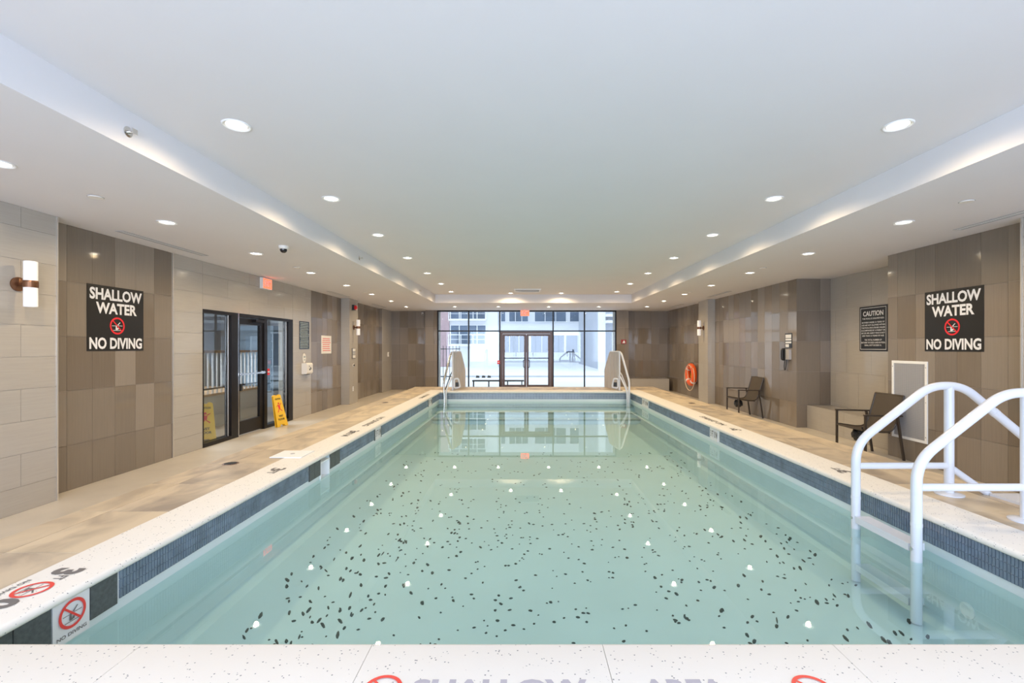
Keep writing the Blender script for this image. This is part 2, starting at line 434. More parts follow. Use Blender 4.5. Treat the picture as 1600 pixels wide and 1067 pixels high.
# ------------------------------------------------------------------ far wall and glazed front
GY = 16.40; GX0, GX1 = -3.03, 3.31
wb = wall_box('wall_back', -5.15, -3.45-T, 16.75, 17.1); tile_wall(wb, 'y', -1, 16.75, -4.74, -3.45-T, 'soft')
wb = wall_box('wall_back', 3.74+T, 6.2, 16.75, 17.1); tile_wall(wb, 'y', -1, 16.75, 3.74+T, XR, 'soft')
wb = wall_box('wall_back', -3.45, GX0, GY+T, 17.1); tile_wall(wb, 'y', -1, GY+T, -3.45, GX0, 'soft')
wb = wall_box('wall_back', GX1, 3.74, GY+T, 17.1); tile_wall(wb, 'y', -1, GY+T, GX1, 3.74, 'soft')
# glazed wall: frames, panes, double door
wn = MB()
VX = [GX0+.025, -1.92, -.82, 1.07, 2.18, GX1-.025]
for x in VX: wn.box(x-.022, x+.022, GY, GY+.08, FZ, CZ)
for a, b in zip(VX[:-1], VX[1:]):
    wn.box(a+.022, b-.022, GY, GY+.08, CZ-.05, CZ)
    wn.box(a+.022, b-.022, GY, GY+.08, 2.105, 2.145)
    if not (a == -.82): wn.box(a+.022, b-.022, GY, GY+.08, FZ, FZ+.06)
win = struct('window_1', wn, M['frame_black'])
for a, b in zip(VX[:-1], VX[1:]):
    MB().box(a+.022, b-.022, GY+.035, GY+.041, 2.145, CZ-.05).build('pane', M['glass'], win)
    if a != -.82: MB().box(a+.022, b-.022, GY+.035, GY+.041, FZ+.06, 2.105).build('pane', M['glass'], win)
dr = MB(); dr.box(-.798, -.72, GY-.01, GY+.09, FZ, 2.10); dr.box(.97, 1.048, GY-.01, GY+.09, FZ, 2.10); dr.box(-.72, .97, GY-.01, GY+.09, 2.03, 2.10)
door = struct('door_1', dr, M['frame_brown'])
for s, (a, b) in enumerate(((-.715, .12), (.13, .965))):
    m_ = MB(); m_.box(a, a+.075, GY+.01, GY+.06, .03, 2.02); m_.box(b-.075, b, GY+.01, GY+.06, .03, 2.02)
    m_.box(a+.075, b-.075, GY+.01, GY+.06, 1.95, 2.02); m_.box(a+.075, b-.075, GY+.01, GY+.06, .03, .22)
    lf = m_.build('door_leaf', M['frame_brown'], door)
    MB().box(a+.075, b-.075, GY+.03, GY+.036, .22, 1.95).build('pane', M['glass'], lf)
    MB().box(a+.04, b-.04, GY-.04, GY-.015, 1.15, 1.18).box(a+.04, a+.07, GY-.03, GY+.01, 1.14, 1.19).box(b-.07, b-.04, GY-.03, GY+.01, 1.14, 1.19).build('push_bar', M['dark_iron'], lf)
    hx = b-.05 if s == 0 else a+.05; sg = -1 if s == 0 else 1
    MB().tube(fillet([(hx, GY+.01, 1.10), (hx+sg*.05, GY-.06, 1.10), (hx+sg*.05, GY-.06, .84), (hx, GY+.01, .84)], .04), .012, 8).build('door_handle', M['frame_black'], lf, smooth=True)
    MB().box((a+b)/2+.05, (a+b)/2+.35, GY-.05, GY+.0, 2.035, 2.09).build('door_closer', M['frame_brown'], lf)

# rear wall (behind the viewer) with an assumed, unseen window opening for daylight
rw = MB(); rw.box(-5.15, 6.2, -3.6, -3.5, FZ, .52); rw.box(-5.15, 6.2, -3.6, -3.5, 2.75, CZ); rw.box(-5.15, -4.2, -3.6, -3.5, .52, 2.75); rw.box(4.6, 6.2, -3.6, -3.5, .52, 2.75)
struct('wall_front', rw, M['lobby_wall'])
rf = MB()
for x in (-4.18, -2.4, -.7, 1.0, 2.8, 4.58): rf.box(x-.03, x+.03, -3.57, -3.5, .52, 2.75)
rf.box(-4.18, 4.58, -3.57, -3.5, .52, .58); rf.box(-4.18, 4.58, -3.57, -3.5, 2.69, 2.75)
struct('window_assumed', rf, M['frame_black'])  # frame of the assumed rear window, out of view

# metal trims on the tiled corners
for i, (x, y) in enumerate(((-4.648, 4.632), (5.018, 4.672), (XL+.002, 6.43))):
    struct('trim_%d' % (i+1), MB().box(x-.006, x+.006, y-.006, y+.006, FZ, CZ-.002), M['metal_strip'])
# tiled benches
b1 = struct('bench_ledge', MB().box(5.41+T, 5.87-.001, 6.62, 8.84, FZ, .44), M['grout'], label='beige tiled ledge bench built into the recess of the right wall')
for j, (a, b) in enumerate(zip(grid(6.62, 8.84, .6)[:-1], grid(6.62, 8.84, .6)[1:])):
    tile_obj(b1, 'x', -1, 5.41+T, a, b, FZ, .44, LIGHT[j % 3])
    k = MB().box(5.41, 5.86, a+.0015, b-.0015, .44, .45); k.build('tile', LIGHT[(j+1) % 3], b1)
b2 = struct('bench_ledge', MB().box(3.76, 5.08, 16.1+T, 16.73, FZ, .445), M['grout'], label='beige tiled ledge bench in the far right corner')
for j, (a, b) in enumerate(zip(grid(3.76, 5.08, .66)[:-1], grid(3.76, 5.08, .66)[1:])):
    tile_obj(b2, 'y', -1, 16.1+T, a, b, FZ, .445, LIGHT[j % 3])
    MB().box(a+.0015, b-.0015, 16.1, 16.73, .445, .455).build('tile', LIGHT[(j+1) % 3], b2)

# ------------------------------------------------------------------ pool: basin, raised deck, coping, mosaic band, water
PX0, PX1, PY0, PY1 = -1.99, 2.57, 1.60, 11.05
DZ = .50; WZ = .26; BZ = -.12
SK0, SK1 = 4.54, 4.76
bs = MB()
bs.box(PX0-.15, PX1+.15, PY0-.15, PY1+.15, BZ-.1, BZ)
bs.box(PX1, PX1+.15, PY0-.15, PY1+.15, BZ, .455)
bs.box(PX0, PX1, PY0-.15, PY0, BZ, .455); bs.box(PX0, PX1, PY1, PY1+.15, BZ, .455)
bs.box(PX0-.15, PX0, PY0-.15, SK0, BZ, .455); bs.box(PX0-.15, PX0, SK1, PY1+.15, BZ, .455); bs.box(PX0-.15, PX0, SK0, SK1, BZ, .235)
bs.box(PX0-.15, PX0-.12, SK0, SK1, .235, .455)
# cove between floor and walls
for x, sx in ((PX0, 1), (PX1, -1)):
    bs.prism([(x, BZ), (x+sx*.12, BZ), (x+sx*.035, BZ+.03), (x, BZ+.09)], 'y', PY0, PY1)
basin = struct('pool_basin', bs, M['plaster'], label='pale plastered basin of the swimming pool')
# entry steps across the far end, under water
for k, (y, z) in enumerate(((10.66, .18), (10.36, .08), (10.06, -.02))):
    MB().box(PX0+.002, PX1-.002, y, PY1, BZ if k == 2 else z-.10, z).build('pool_step', M['plaster'], basin)
    MB().box(PX0+.02, PX1-.02, y-.004, y+.05, z-.03, z+.003).build('step_nosing', M['step_edge'], basin)

# mosaic band: narrow upright tiles in three rows, joined into one part per side
def mosaic(name, axis, plane, side, a0, a1, skips):
    mb = MB(); p = .0195; t = .006; n = int((a1-a0)/p); rows = (.314, .3605, .407, .4535)
    for i in range(n):
        a = a0+i*p; b = a+p-.0048
        if any(a < s1 and b > s0 for s0, s1 in skips): continue
        for r in range(3):
            z0, z1 = rows[r]+.0012, rows[r+1]-.0012; q = len(mb.v)
            tt = t+random.uniform(-.0007, .0007); P = plane; F = plane+side*tt
            if axis == 'x': mb.v += [(P, a, z0), (P, b, z0), (P, b, z1), (P, a, z1), (F, a, z0), (F, b, z0), (F, b, z1), (F, a, z1)]
            else: mb.v += [(a, P, z0), (b, P, z0), (b, P, z1), (a, P, z1), (a, F, z0), (b, F, z0), (b, F, z1), (a, F, z1)]
            o = [(q+4, q+5, q+6, q+7), (q, q+1, q+5, q+4), (q+1, q+2, q+6, q+5), (q+2, q+3, q+7, q+6), (q+3, q, q+4, q+7)]
            if (axis == 'x') != (side > 0): o = [f[::-1] for f in o]
            mb.f += o
    o = mb.build(name, M['mosaic'], basin); o['kind'] = 'stuff'; o['label'] = 'band of small slate blue mosaic tiles under the coping'
    return o
LT = [(1.59, 2.268), (4.30, 5.02), (6.19, 6.50), (9.70, 10.14)]
RT = [(6.06, 6.37), (9.46, 9.98)]
mosaic('mosaic_band', 'x', PX0+.003, 1, PY0, PY1, LT)
mosaic('mosaic_band', 'x', PX1-.003, -1, PY0, PY1, RT)
mosaic('mosaic_band', 'y', PY1-.003, -1, PX0+.01, PX1-.01, [])
mb = MB(); mb.box(PX0, PX0+.003, PY0, SK0, .313, .455); mb.box(PX0, PX0+.003, SK1, PY1, .313, .455); mb.box(PX1-.003, PX1, PY0, PY1, .313, .455); mb.box(PX0+.003, PX1-.003, PY1-.003, PY1, .313, .455)
mb.build('mosaic_grout', M['mosaic_grout'], basin)
def band_plate(name, side, y0, y1, m, label=None, z0=.30, z1=.4545):
    x = PX0+.003 if side < 0 else PX1-.003; d = .009 if side < 0 else -.009
    o = MB().box(min(x, x+d), max(x, x+d), y0+.002, y1-.002, z0, z1).build(name, m, basin)
    if label: o['label'] = label
    return o
# slate plates and marker tiles let into the band
for y0, y1 in ((1.60, 1.80), (1.80, 1.948), (2.122, 2.266), (4.30, 4.41), (4.41, 4.538), (4.762, 4.89), (4.89, 5.02), (6.19, 6.22), (6.47, 6.50), (9.70, 9.74), (10.10, 10.14)):
    band_plate('slate_tile', -1, y0, y1, M['slate'])
def vtext(p, body, side, y, z, h, wd, bold=.015, m='mark_dark'):
    x = PX0+.0125 if side < 0 else PX1-.0125
    u = (0, 1, 0) if side < 0 else (0, -1, 0)
    # seen from the water: on the left wall the eye looks along -X, so reading runs along +Y
    return text('lettering', body, (x, y, z), u, (0, 0, 1), M[m], p, wd, h, bold, .001)
nd = band_plate('no_diving_tile', -1, 1.950, 2.120, M['sign_white'], 'white tile with red no diving symbol', z0=.272)
no_diving((PX0+.012, 2.035, .385), (0, 1, 0), (0, 0, 1), .062, nd, M['ring_red'], M['mark_dark'])
vtext(nd, 'NO DIVING', -1, 2.035, .300, .016, .135)
for side, ys in ((-1, (6.345, 9.92)), (1, (6.215, 9.72))):
    for y in ys:
        hw = .12 if y < 8 else (.18 if side < 0 else .25)
        dt = band_plate('depth_marker_tile', side, y-hw, y-.004, M['sign_white'], 'white depth marker tile')
        dt2 = band_plate('depth_marker_tile', side, y+.004, y+hw, M['sign_white'], 'white depth marker tile')
        a, b = (dt, dt2) if side < 0 else (dt2, dt)
        sg = 1 if side < 0 else -1
        vtext(a, '3 FT', side, y-sg*hw/2, .385, .085, hw*.8); vtext(b, '0.9 M', side, y+sg*hw/2, .385, .085, hw*.8)
# skimmer throat
mb = MB(); x0 = PX0-.118
mb.box(x0, PX0+.010, SK0+.002, SK0+.014, .24, .42); mb.box(x0, PX0+.010, SK1-.014, SK1-.002, .24, .42); mb.box(x0, PX0+.010, SK0+.014, SK1-.014, .408, .42)
mb.box(x0, PX0-.09, SK0+.014, SK1-.014, .24, .408); mb.box(x0, PX0+.010, SK0+.014, SK1-.014, .237, .25)
mb.build('skimmer_mouth', M['pool_white'], basin)

# round wall inlet under water
MB().lathe([(.0, 0), (.045, 0), (.045, -.006), (.03, -.012), (.0, -.012)], (PX1, 2.68, .03), 24, 'x').build('return_inlet', M['pool_white'], basin, recalc=True)
# water
wt = MB(); wt.v = [(PX0, PY0, WZ), (PX1, PY0, WZ), (PX1, PY1, WZ), (PX0, PY1, WZ)]; wt.f = [(0, 1, 2, 3)]
wo = wt.build('pool_water', M['water'], smooth=True)
tag(wo, 'calm pale green water filling the swimming pool', 'water', kind='stuff')

# dark flecks lying on the pool floor
mb = MB(); rnd = random.Random(11)
def fleck(x, y, l, wd, ang):
    b = len(mb.v); n = 7; ca, sa = math.cos(ang), math.sin(ang)
    for k in range(n):
        t = 2*PI*k/n; r = rnd.uniform(.75, 1.15); u, v = l*r*math.cos(t), wd*r*math.sin(t)
        mb.v.append((x+u*ca-v*sa, y+u*sa+v*ca, BZ+.001))
    mb.v.append((x, y, BZ+.007))
    mb.f += [(b+k, b+(k+1) % n, b+n) for k in range(n)]
for i in range(1300):
    y = 1.75+rnd.random()**1.25*5.6; x = rnd.uniform(PX0+.28, PX1-.2)
    if y > 5.2 and rnd.random() < .45: continue
    s = rnd.uniform(.5, 1.35)
    off = abs(x-.3)/2.2
    if rnd.random() < .25+off*.5:
        fleck(x, y, (.012+.024*off)*s, .008*s+.002, math.atan2(y+.4, x)+rnd.uniform(-.3, .3))
    else: fleck(x, y, .0125*s, .0105*s, rnd.uniform(0, PI))
for cx, cy, n, sp in ((-1.30, 2.75, 16, .13), (-1.35, 3.45, 10, .12), (-1.15, 2.25, 16, .15), (-1.05, 3.9, 7, .10), (1.75, 2.55, 8, .2), (-.75, 2.35, 6, .06)):
    for k in range(n):
        fleck(cx+rnd.gauss(0, sp), cy+rnd.gauss(0, sp*1.3), rnd.uniform(.02, .045), rnd.uniform(.005, .012), math.atan2(cy, cx)+rnd.uniform(-.35, .35))
tag(mb.build('debris_flecks', M['speck']), 'small dark flecks of dirt scattered over the pool floor', 'debris', kind='stuff')

# raised deck
dk = MB()
dk.box(-2.86, PX0-.151, -3.0, 12.32, FZ, DZ-.004); dk.box(PX1+.151, 3.46, -3.0, 12.32, FZ, DZ-.004)
dk.box(PX0-.151, PX1+.151, -3.0, PY0-.151, FZ, DZ-.004); dk.box(PX0-.151, PX1+.151, PY1+.151, 12.32, FZ, DZ-.004)
deck = struct('pool_deck', dk, M['deck_grout'], label='raised deck of veined beige tiles around the pool')
DT_ = [M['deck_tile'], M['deck_tile_b']]
TT = {}
def deck_tile(x0, x1, y0, y1):
    if x1-x0 < .02 or y1-y0 < .02: return
    m = random.choice(DT_); key = (round(x1-x0, 3), round(y1-y0, 3), m.name)
    if key not in TT:
        w, h = x1-x0-.006, y1-y0-.006; TT[key] = MB().box(-w/2, w/2, -h/2, h/2, 0, .004).mesh('tile', m)
    link('tile', TT[key], deck, ((x0+x1)/2, (y0+y1)/2, DZ-.004))
ys = [1.17+.6*k for k in range(-2, 19)]
ys = [y for y in ys if y < 12.3]+[12.32]
for y0, y1 in zip(ys[:-1], ys[1:]):
    for a, b in ((-2.86, -2.65), (-2.65, -2.255), (2.845, 3.24), (3.24, 3.46)):
        deck_tile(a, b, y0, y1)
xs = grid(-2.255, 2.845, .6)
for x0, x1 in zip(xs[:-1], xs[1:]):
    deck_tile(x0, x1, PY1+.30, 11.95); deck_tile(x0, x1, 11.95, 12.32)
    deck_tile(x0, x1, .77, 1.35); deck_tile(x0, x1, .17, .77)
# coping stones with a rounded nose
cp = MB()
NO = .045
def coping_profile(inner, outer, sgn):
    """cross-section (offset, z) from the outer edge to the rounded nose over the water"""
    r = .021; zt = DZ+.004; pts = [(outer, DZ-.012), (outer, zt)]
    cx = inner-sgn*r; cz = zt-r
    for k in range(7):
        t = PI/2-k*PI/6; pts.append((cx+sgn*r*math.cos(t), cz+r*math.sin(t)))
    pts += [(inner-sgn*.045, zt-2*r)]
    pts += [(inner-sgn*.045, .4555), (outer+sgn*.12 if abs(outer-inner) > .2 else outer, .4555)]
    return pts
cop = thing('pool_coping', (0, 0, 0), 'off-white terrazzo coping around the pool edge', None); cop['kind'] = 'structure'
def cop_stone(ax, prof, a, b):
    mb = MB(); mb.prism(prof, ax, a+.001, b-.001)
    # recalc normals and smooth the nose
    o = mb.build('coping_stone', M['coping'], cop, smooth=True, recalc=True); return o
pl = coping_profile(PX0+NO, -2.255, 1); pr = coping_profile(PX1-NO, 2.845, -1)
for y0, y1 in zip(grid(1.35, 11.35, 2.0)[:-1], grid(1.35, 11.35, 2.0)[1:]):
    cop_stone('y', pl, y0, y1); cop_stone('y', pr, y0, y1)
pf = [(v, z) for v, z in coping_profile(PY1-NO, 11.35, -1)]
pn = [(v, z) for v, z in coping_profile(PY0+.049, 1.35, 1)]
xs = [PX0+NO-.02, -1.34, -.53, .28, 1.09, 1.90, PX1-NO+.02]
for a, b in zip(xs[:-1], xs[1:]): cop_stone('x', pf, a, b); cop_stone('x', pn, a, b)

# markings on the coping
zc = DZ+.0045
def ctext(body, x, y, h, wd, side, bold=.03, m='mark_dark'):
    u, v = ((0, -1, 0), (1, 0, 0)) if side < 0 else ((0, 1, 0), (-1, 0, 0))
    return text('lettering', body, (x, y, zc), u, v, M[m], cop, wd, h, bold, .001)
ctext('3', -2.125, 2.165, .135, .066, -1, .05); ctext('FT', -2.10, 2.105, .045, .04, -1)
no_diving((-2.115, 2.00, zc), (0, -1, 0), (1, 0, 0), .068, cop, M['ring_red'], M['mark_dark'], .001)
text('lettering', 'NO DIVING', (-2.215, 2.00, zc), (0, -1, 0), (1, 0, 0), M['mark_dark'], cop, .17, .022, .02, .001)
ctext('0.9', -2.125, 1.83, .125, .20, -1, .05); ctext('M', -2.15, 1.68, .05, .05, -1)
for side, x, L_ in ((-1, -2.10, ((3.95, '3'), (5.75, '3'))), (1, 2.70, ((3.92, '3'), (5.90, '3')))):
    for y, _ in L_:
        sg = -1 if side > 0 else 1
        ctext('3', x, y+sg*.03, .12, .085, side); ctext('FT', x, y-sg*.06, .07, .09, side)
for side, x, y in ((-1, -2.10, 6.55), (1, 2.70, 6.62)):
    ctext('NO DIVING', x, y, .085, .80, side)
    ctext('0.9 M', x, y-.95*(1 if side > 0 else 1)-.02, .09, .26, side) if side < 0 else None
ctext('NO DIVING', -2.10, 9.9, .085, .8, -1)
# writing along the near edge
for xx in (-.43, .89): no_diving((xx, 1.418, zc), (1, 0, 0), (0, 1, 0), .060, cop, M['ring_red'], M['mark_dark'], .001)
text('lettering', 'SHALLOW', (-.07, 1.423, zc), (1, 0, 0), (0, 1, 0), M['mark_grey'], cop, .54, .075, .04, .001)
text('lettering', 'AREA', (.50, 1.423, zc), (1, 0, 0), (0, 1, 0), M['mark_grey'], cop, .26, .075, .04, .001)

# skimmer lid and deck drains
lid = thing('skimmer_lid', (-2.245, 4.525, DZ+.004), 'white rectangular skimmer lid lying on the left deck', 'lid')
MB().box(-.15, .15, -.14, .14, 0, .008).build('cover_plate', M['pool_white'], lid)
MB().cyl((0, 0, .008), (0, 0, .011), .02, 14).build('finger_hole', M['grey_plastic'], lid)
for (x, y), lb in zip(((-2.64, 4.19), (-2.61, 8.8), (3.17, 8.7)), ('round dark floor drain on the left deck, nearest the viewer', 'round dark floor drain on the left deck, towards the far glass wall', 'round dark floor drain on the right deck')):
    d = thing('floor_drain', (x, y, DZ-.002), lb, 'drain', 'round drains in the pool deck')
    MB().lathe([(.0, .0), (.068, .0), (.068, .003), (.055, .004), (.0, .004)], (0, 0, 0), 24).build('drain_frame', M['bronze'], d, recalc=True)
    g = MB()
    for k in range(-3, 4): g.box(-math.sqrt(max(.0001, .05**2-(k*.014)**2)), math.sqrt(max(.0001, .05**2-(k*.014)**2)), k*.014-.004, k*.014+.004, .004, .006)
    g.build('drain_grate', M['dark_iron'], d)

# ------------------------------------------------------------------ ceiling fittings
def make_downlight():
    t = thing('downlight', (0, 0, 0), 'x', 'ceiling light')
    MB().lathe([(.082, 0), (.092, 0), (.092, -.004), (.086, -.008), (.078, -.006), (.072, -.002), (.072, 0)], (0, 0, 0), 28).build('trim_ring', M['white_paint'], t, smooth=True, recalc=True)
    MB().lathe([(.068, -.0003), (.068, -.002), (.036, -.0012), (.036, -.0003)], (0, 0, 0), 28).build('reflector', M['reflector'], t, recalc=True)
    MB().lathe([(.0, -.0015), (.036, -.0015), (.036, -.003), (.0, -.0045)], (0, 0, 0), 28).build('lens', M['lamp'], t, recalc=True)
    return t
DL = make_downlight(); used = [False]
ld = bpy.data.lights.new('downlight_beam', 'SPOT'); ld.energy = SPOT_W; ld.color = WARM; ld.spot_size = math.radians(168); ld.spot_blend = .55; ld.shadow_soft_size = .028
def downlight(x, y, z, label, group, lamp=True):
    o = DL if not used[0] else copy_tree(DL)
    used[0] = True
    o.location = (x, y, z); o['label'] = label; o['group'] = group
    if lamp:
        l = bpy.data.objects.new('beam', ld); COL.objects.link(l); LAMPS.append((l, o))
LAMPS = []
ORD = ['nearest the viewer', 'second from the viewer', 'third from the viewer', 'fourth from the viewer', 'fifth from the viewer', 'sixth from the viewer', 'farthest from the viewer']
for side, x in (('left', -2.0), ('right', 2.62)):
    for k in range(7):
        downlight(x, (3.24, 4.84, 6.41, 8.05, 9.72, 11.33, 12.95)[k], 3.10, 'round recessed downlight in the %s row of the raised ceiling, %s' % (side, ORD[k]), 'downlights of the raised ceiling')
for x, s in ((-.35, 'left'), (1.10, 'right')):
    downlight(x, 13.31, 3.10, 'round recessed downlight close to the far step of the raised ceiling, %s of two' % s, 'downlights of the raised ceiling')
O2 = ['cut by the picture edge', 'large, first fully seen', 'second fully seen', 'third fully seen', 'fourth fully seen', 'fifth fully seen', 'sixth fully seen']
for side, x in (('left', -3.72), ('right', 3.98)):
    for k, y in enumerate((3.29, 4.85, 6.47, 8.14, 9.8, 11.42, 13.1)):
        if side == 'right' and k == 0: continue
        downlight(x, y, CZ, 'round recessed downlight in the low ceiling along the %s wall, %s' % (side, O2[k]), 'downlights of the low side ceilings')
for k, x in enumerate((-3.76, -2.2, -.79, .83, 2.45, 4.0)):
    downlight(x, 14.95, CZ, 'small round downlight before the far glass wall, %s of six' % ['leftmost', 'second from left', 'third from left', 'third from right', 'second from right', 'rightmost'][k], 'downlights along the far glass wall')
# beams placed with their lamps (children follow their fitting)
for l, o in LAMPS:
    l.parent = o; l.location = (0, 0, -.03)

for k, (x, y) in enumerate(((-3.71, 4.03), (-3.71, 7.6), (-3.77, 11.07), (3.97, 4.15), (3.96, 7.66), (3.98, 11.07))):
    side = 'left' if k < 3 else 'right'
    sp = thing('sprinkler_cover', (x, y, CZ), 'flat round white cover disc in the low %s ceiling, %s' % (side, ('nearest', 'in the middle', 'farthest')[k % 3]), 'sprinkler', 'concealed sprinkler covers')
    MB().lathe([(.0, -.008), (.05, -.008), (.052, -.006), (.052, -.003), (.0, -.003)], (0, 0, 0), 24).build('cover_disc', M['white_plastic'], sp, recalc=True)
    MB().lathe([(.0, 0), (.058, 0), (.058, -.003), (.0, -.003)], (0, 0, 0), 24).build('rim', M['grey_plastic'], sp, recalc=True)
for k, y in enumerate((3.03, 7.32, 11.6)):
    sp = thing('sidewall_sprinkler', (-2.58, y, 2.956), 'small sidewall sprinkler head on the left ceiling step, %s' % ('nearest', 'second', 'farthest')[k], 'sprinkler', 'sidewall sprinkler heads')
    MB().lathe([(.0, 0), (.034, 0), (.034, .004), (.022, .008), (.0, .008)], (0, 0, 0), 20, 'x').build('escutcheon', M['chrome'], sp, recalc=True)
    MB().cyl((.008, 0, 0), (.045, 0, 0), .008, 10).build('nozzle', M['chrome'], sp)
    MB().box(.045, .049, -.02, .02, -.014, .018).box(.012, .048, -.017, -.014, -.004, .004).box(.012, .048, .014, .017, -.004, .004).build('deflector', M['chrome'], sp)
def diffuser(x, y0, y1, label):
    t = thing('slot_diffuser', (x, (y0+y1)/2, CZ), label, 'air vent', 'linear slot diffusers in the low ceiling')
    L_ = (y1-y0)/2; mb = MB(); mb.box(-.05, -.04, -L_, L_, -.006, 0); mb.box(.04, .05, -L_, L_, -.006, 0); mb.box(-.04, .04, -L_, -L_+.01, -.006, 0); mb.box(-.04, .04, L_-.01, L_, -.006, 0)
    mb.build('frame', M['grey_plastic'], t)
    MB().box(-.04, .04, -L_+.01, L_-.01, -.0015, 0).build('slot', M['grille'], t)
    for s in (-.013, .013): MB().box(s-.0015, s+.0015, -L_+.01, L_-.01, -.005, -.0015).build('blade', M['white_plastic'], t)
for side, x in (('left', -4.52), ('right', 4.82)):
    for y0, y1, wd in ((5.2, 6.6, 'nearest'), (10.8, 12.05, 'in the middle'), (14.0, 15.2, 'farthest')):
        if side == 'right' and wd == 'nearest': y0, y1 = 3.7, 5.15
        diffuser(x, y0, y1, 'long narrow ceiling slot diffuser by the %s wall, %s of three' % (side, wd))
v = thing('ceiling_vent', (.12, 12.62, 3.10), 'square white supply air vent in the raised ceiling near its far end', 'air vent')
MB().box(-.36, .36, -.30, -.26, -.02, 0).box(-.36, .36, .26, .30, -.02, 0).box(-.36, -.32, -.26, .26, -.02, 0).box(.32, .36, -.26, .26, -.02, 0).build('frame', M['white_paint'], v)
for k in range(6): MB().bar((-.32, -.22+k*.088, -.012), (.32, -.22+k*.088, -.012), .05, .004).build('louvre', M['grey_plastic'], v)
MB().box(-.32, .32, -.26, .26, -.002, 0).build('backing', M['grille'], v)

dc = thing('dome_camera', (-3.09, 5.99, CZ), 'small dome security camera with black eye under the left low ceiling', 'camera')
MB().lathe([(.0, 0), (.062, 0), (.062, -.028), (.05, -.04), (.0, -.04)], (0, 0, 0), 28).build('housing', M['white_plastic'], dc, smooth=True, recalc=True)
MB().lathe([(.043, -.038), (.042, -.055), (.034, -.073), (.018, -.085), (.0, -.088)], (0, 0, 0), 28).build('dome', M['dark_glass'], dc, smooth=True, recalc=True)
wc = thing('wall_camera', (-3.62, 16.70, 2.77), 'small white camera high on the far wall left of the glazing', 'camera')
MB().box(-.03, .03, .0, .04, -.03, .03).build('bracket', M['white_plastic'], wc)
MB().cyl((0, 0, -.02), (.05, -.13, -.05), .032, 16).build('housing', M['white_plastic'], wc)
MB().cyl((.05, -.13, -.05), (.052, -.136, -.052), .022, 14).build('eye', M['dark_glass'], wc)

def exit_sign(loc, rz, label, hang=False):
    t = thing('exit_sign', loc, label, 'exit sign', rz=rz)
    mb = MB(); mb.box(-.155, .155, -.03, .03, -.205, 0); mb.build('housing', M['white_plastic'], t)
    MB().box(-.14, .14, -.033, -.030, -.19, -.015).build('face', M['exit_red'], t)
    text('lettering', 'EXIT', (0, -.0335, -.10), (1, 0, 0), (0, 0, 1), M['sign_white'], t, .22, .12, .04, .001)
    if hang: MB().box(-.05, .05, -.02, .02, 0, .02).build('canopy', M['white_plastic'], t)
exit_sign((.07, 16.1, 2.835), 0, 'red exit sign hanging over the far glass double door', True)
exit_sign((-4.817, 8.70, 2.84), PI/2, 'red exit sign on the left wall above the dark framed doors')

# ------------------------------------------------------------------ signs
def danger_sign(org, u, label):
    """black board: SHALLOW / WATER / symbol / NO DIVING, .76 x .752"""
    v = (0, 0, 1); n = Vector(u).cross(Vector(v))
    t = thing('warning_sign', org, label, 'sign', 'black shallow water signs')
    W, H = .765, .755; uu = Vector(u)
    c = [frame_pts((0, 0, 0), u, v, [(-W/2, -H/2), (W/2, -H/2), (W/2, H/2), (-W/2, H/2)], d) for d in (0, .006)]
    mb = MB(); mb.v = c[0]+c[1]; mb.f = [(3, 2, 1, 0), (4, 5, 6, 7), (0, 1, 5, 4), (1, 2, 6, 5), (2, 3, 7, 6), (3, 0, 4, 7)]
    mb.build('board', M['black_sign'], t)
    o = n*.0065
    text('lettering', 'SHALLOW', tuple(o+Vector(v)*.278), u, v, M['sign_white'], t, .71, .135, .035, .001)
    text('lettering', 'WATER', tuple(o+Vector(v)*.118), u, v, M['sign_white'], t, .555, .132, .035, .001)
    text('lettering', 'NO DIVING', tuple(o-Vector(v)*.29), u, v, M['sign_white'], t, .715, .135, .035, .001)
    no_diving(tuple(o-Vector(v)*.082), u, v, .102, t, M['sign_red'], M['sign_white'], .001)
danger_sign((XL+.0005, 5.54, 1.886), (0, 1, 0), 'black shallow water no diving sign on the left dark tiled wall')
danger_sign((5.20-.0005, 5.613, 1.877), (0, -1, 0), 'black shallow water no diving sign on the right wall above the chair')
def board(name, org, u, W, H, m, label, cat, thick=.006):
    v = (0, 0, 1); t = thing(name, org, label, cat)
    c = [frame_pts((0, 0, 0), u, v, [(-W/2, -H/2), (W/2, -H/2), (W/2, H/2), (-W/2, H/2)], d) for d in (0, thick)]
    mb = MB(); mb.v = c[0]+c[1]; mb.f = [(3, 2, 1, 0), (4, 5, 6, 7), (0, 1, 5, 4), (1, 2, 6, 5), (2, 3, 7, 6), (3, 0, 4, 7)]
    mb.build('board', m, t); return t
U_R = (0, -1, 0); U_L = (0, 1, 0)
cs = board('caution_sign', (5.869, 7.77, 1.864), U_R, .62, .76, M['black_sign'], 'tall black caution sign with white border in the right wall recess', 'sign')
nrm = Vector(U_R).cross(Vector((0, 0, 1))); o_ = nrm*.0065
fr = []
for a, b, c, d in ((-.285, .285, .345, .353), (-.285, .285, -.353, -.345), (-.285, -.277, -.345, .345), (.277, .285, -.345, .345)): fr.append([(a, c), (b, c), (b, d), (a, d)])
flat('border', tuple(o_), U_R, (0, 0, 1), fr, M['sign_white'], cs, .001)
text('lettering', 'CAUTION', tuple(o_+Vector((0, 0, .255))), U_R, (0, 0, 1), M['sign_white'], cs, .45, .085, .03, .001)
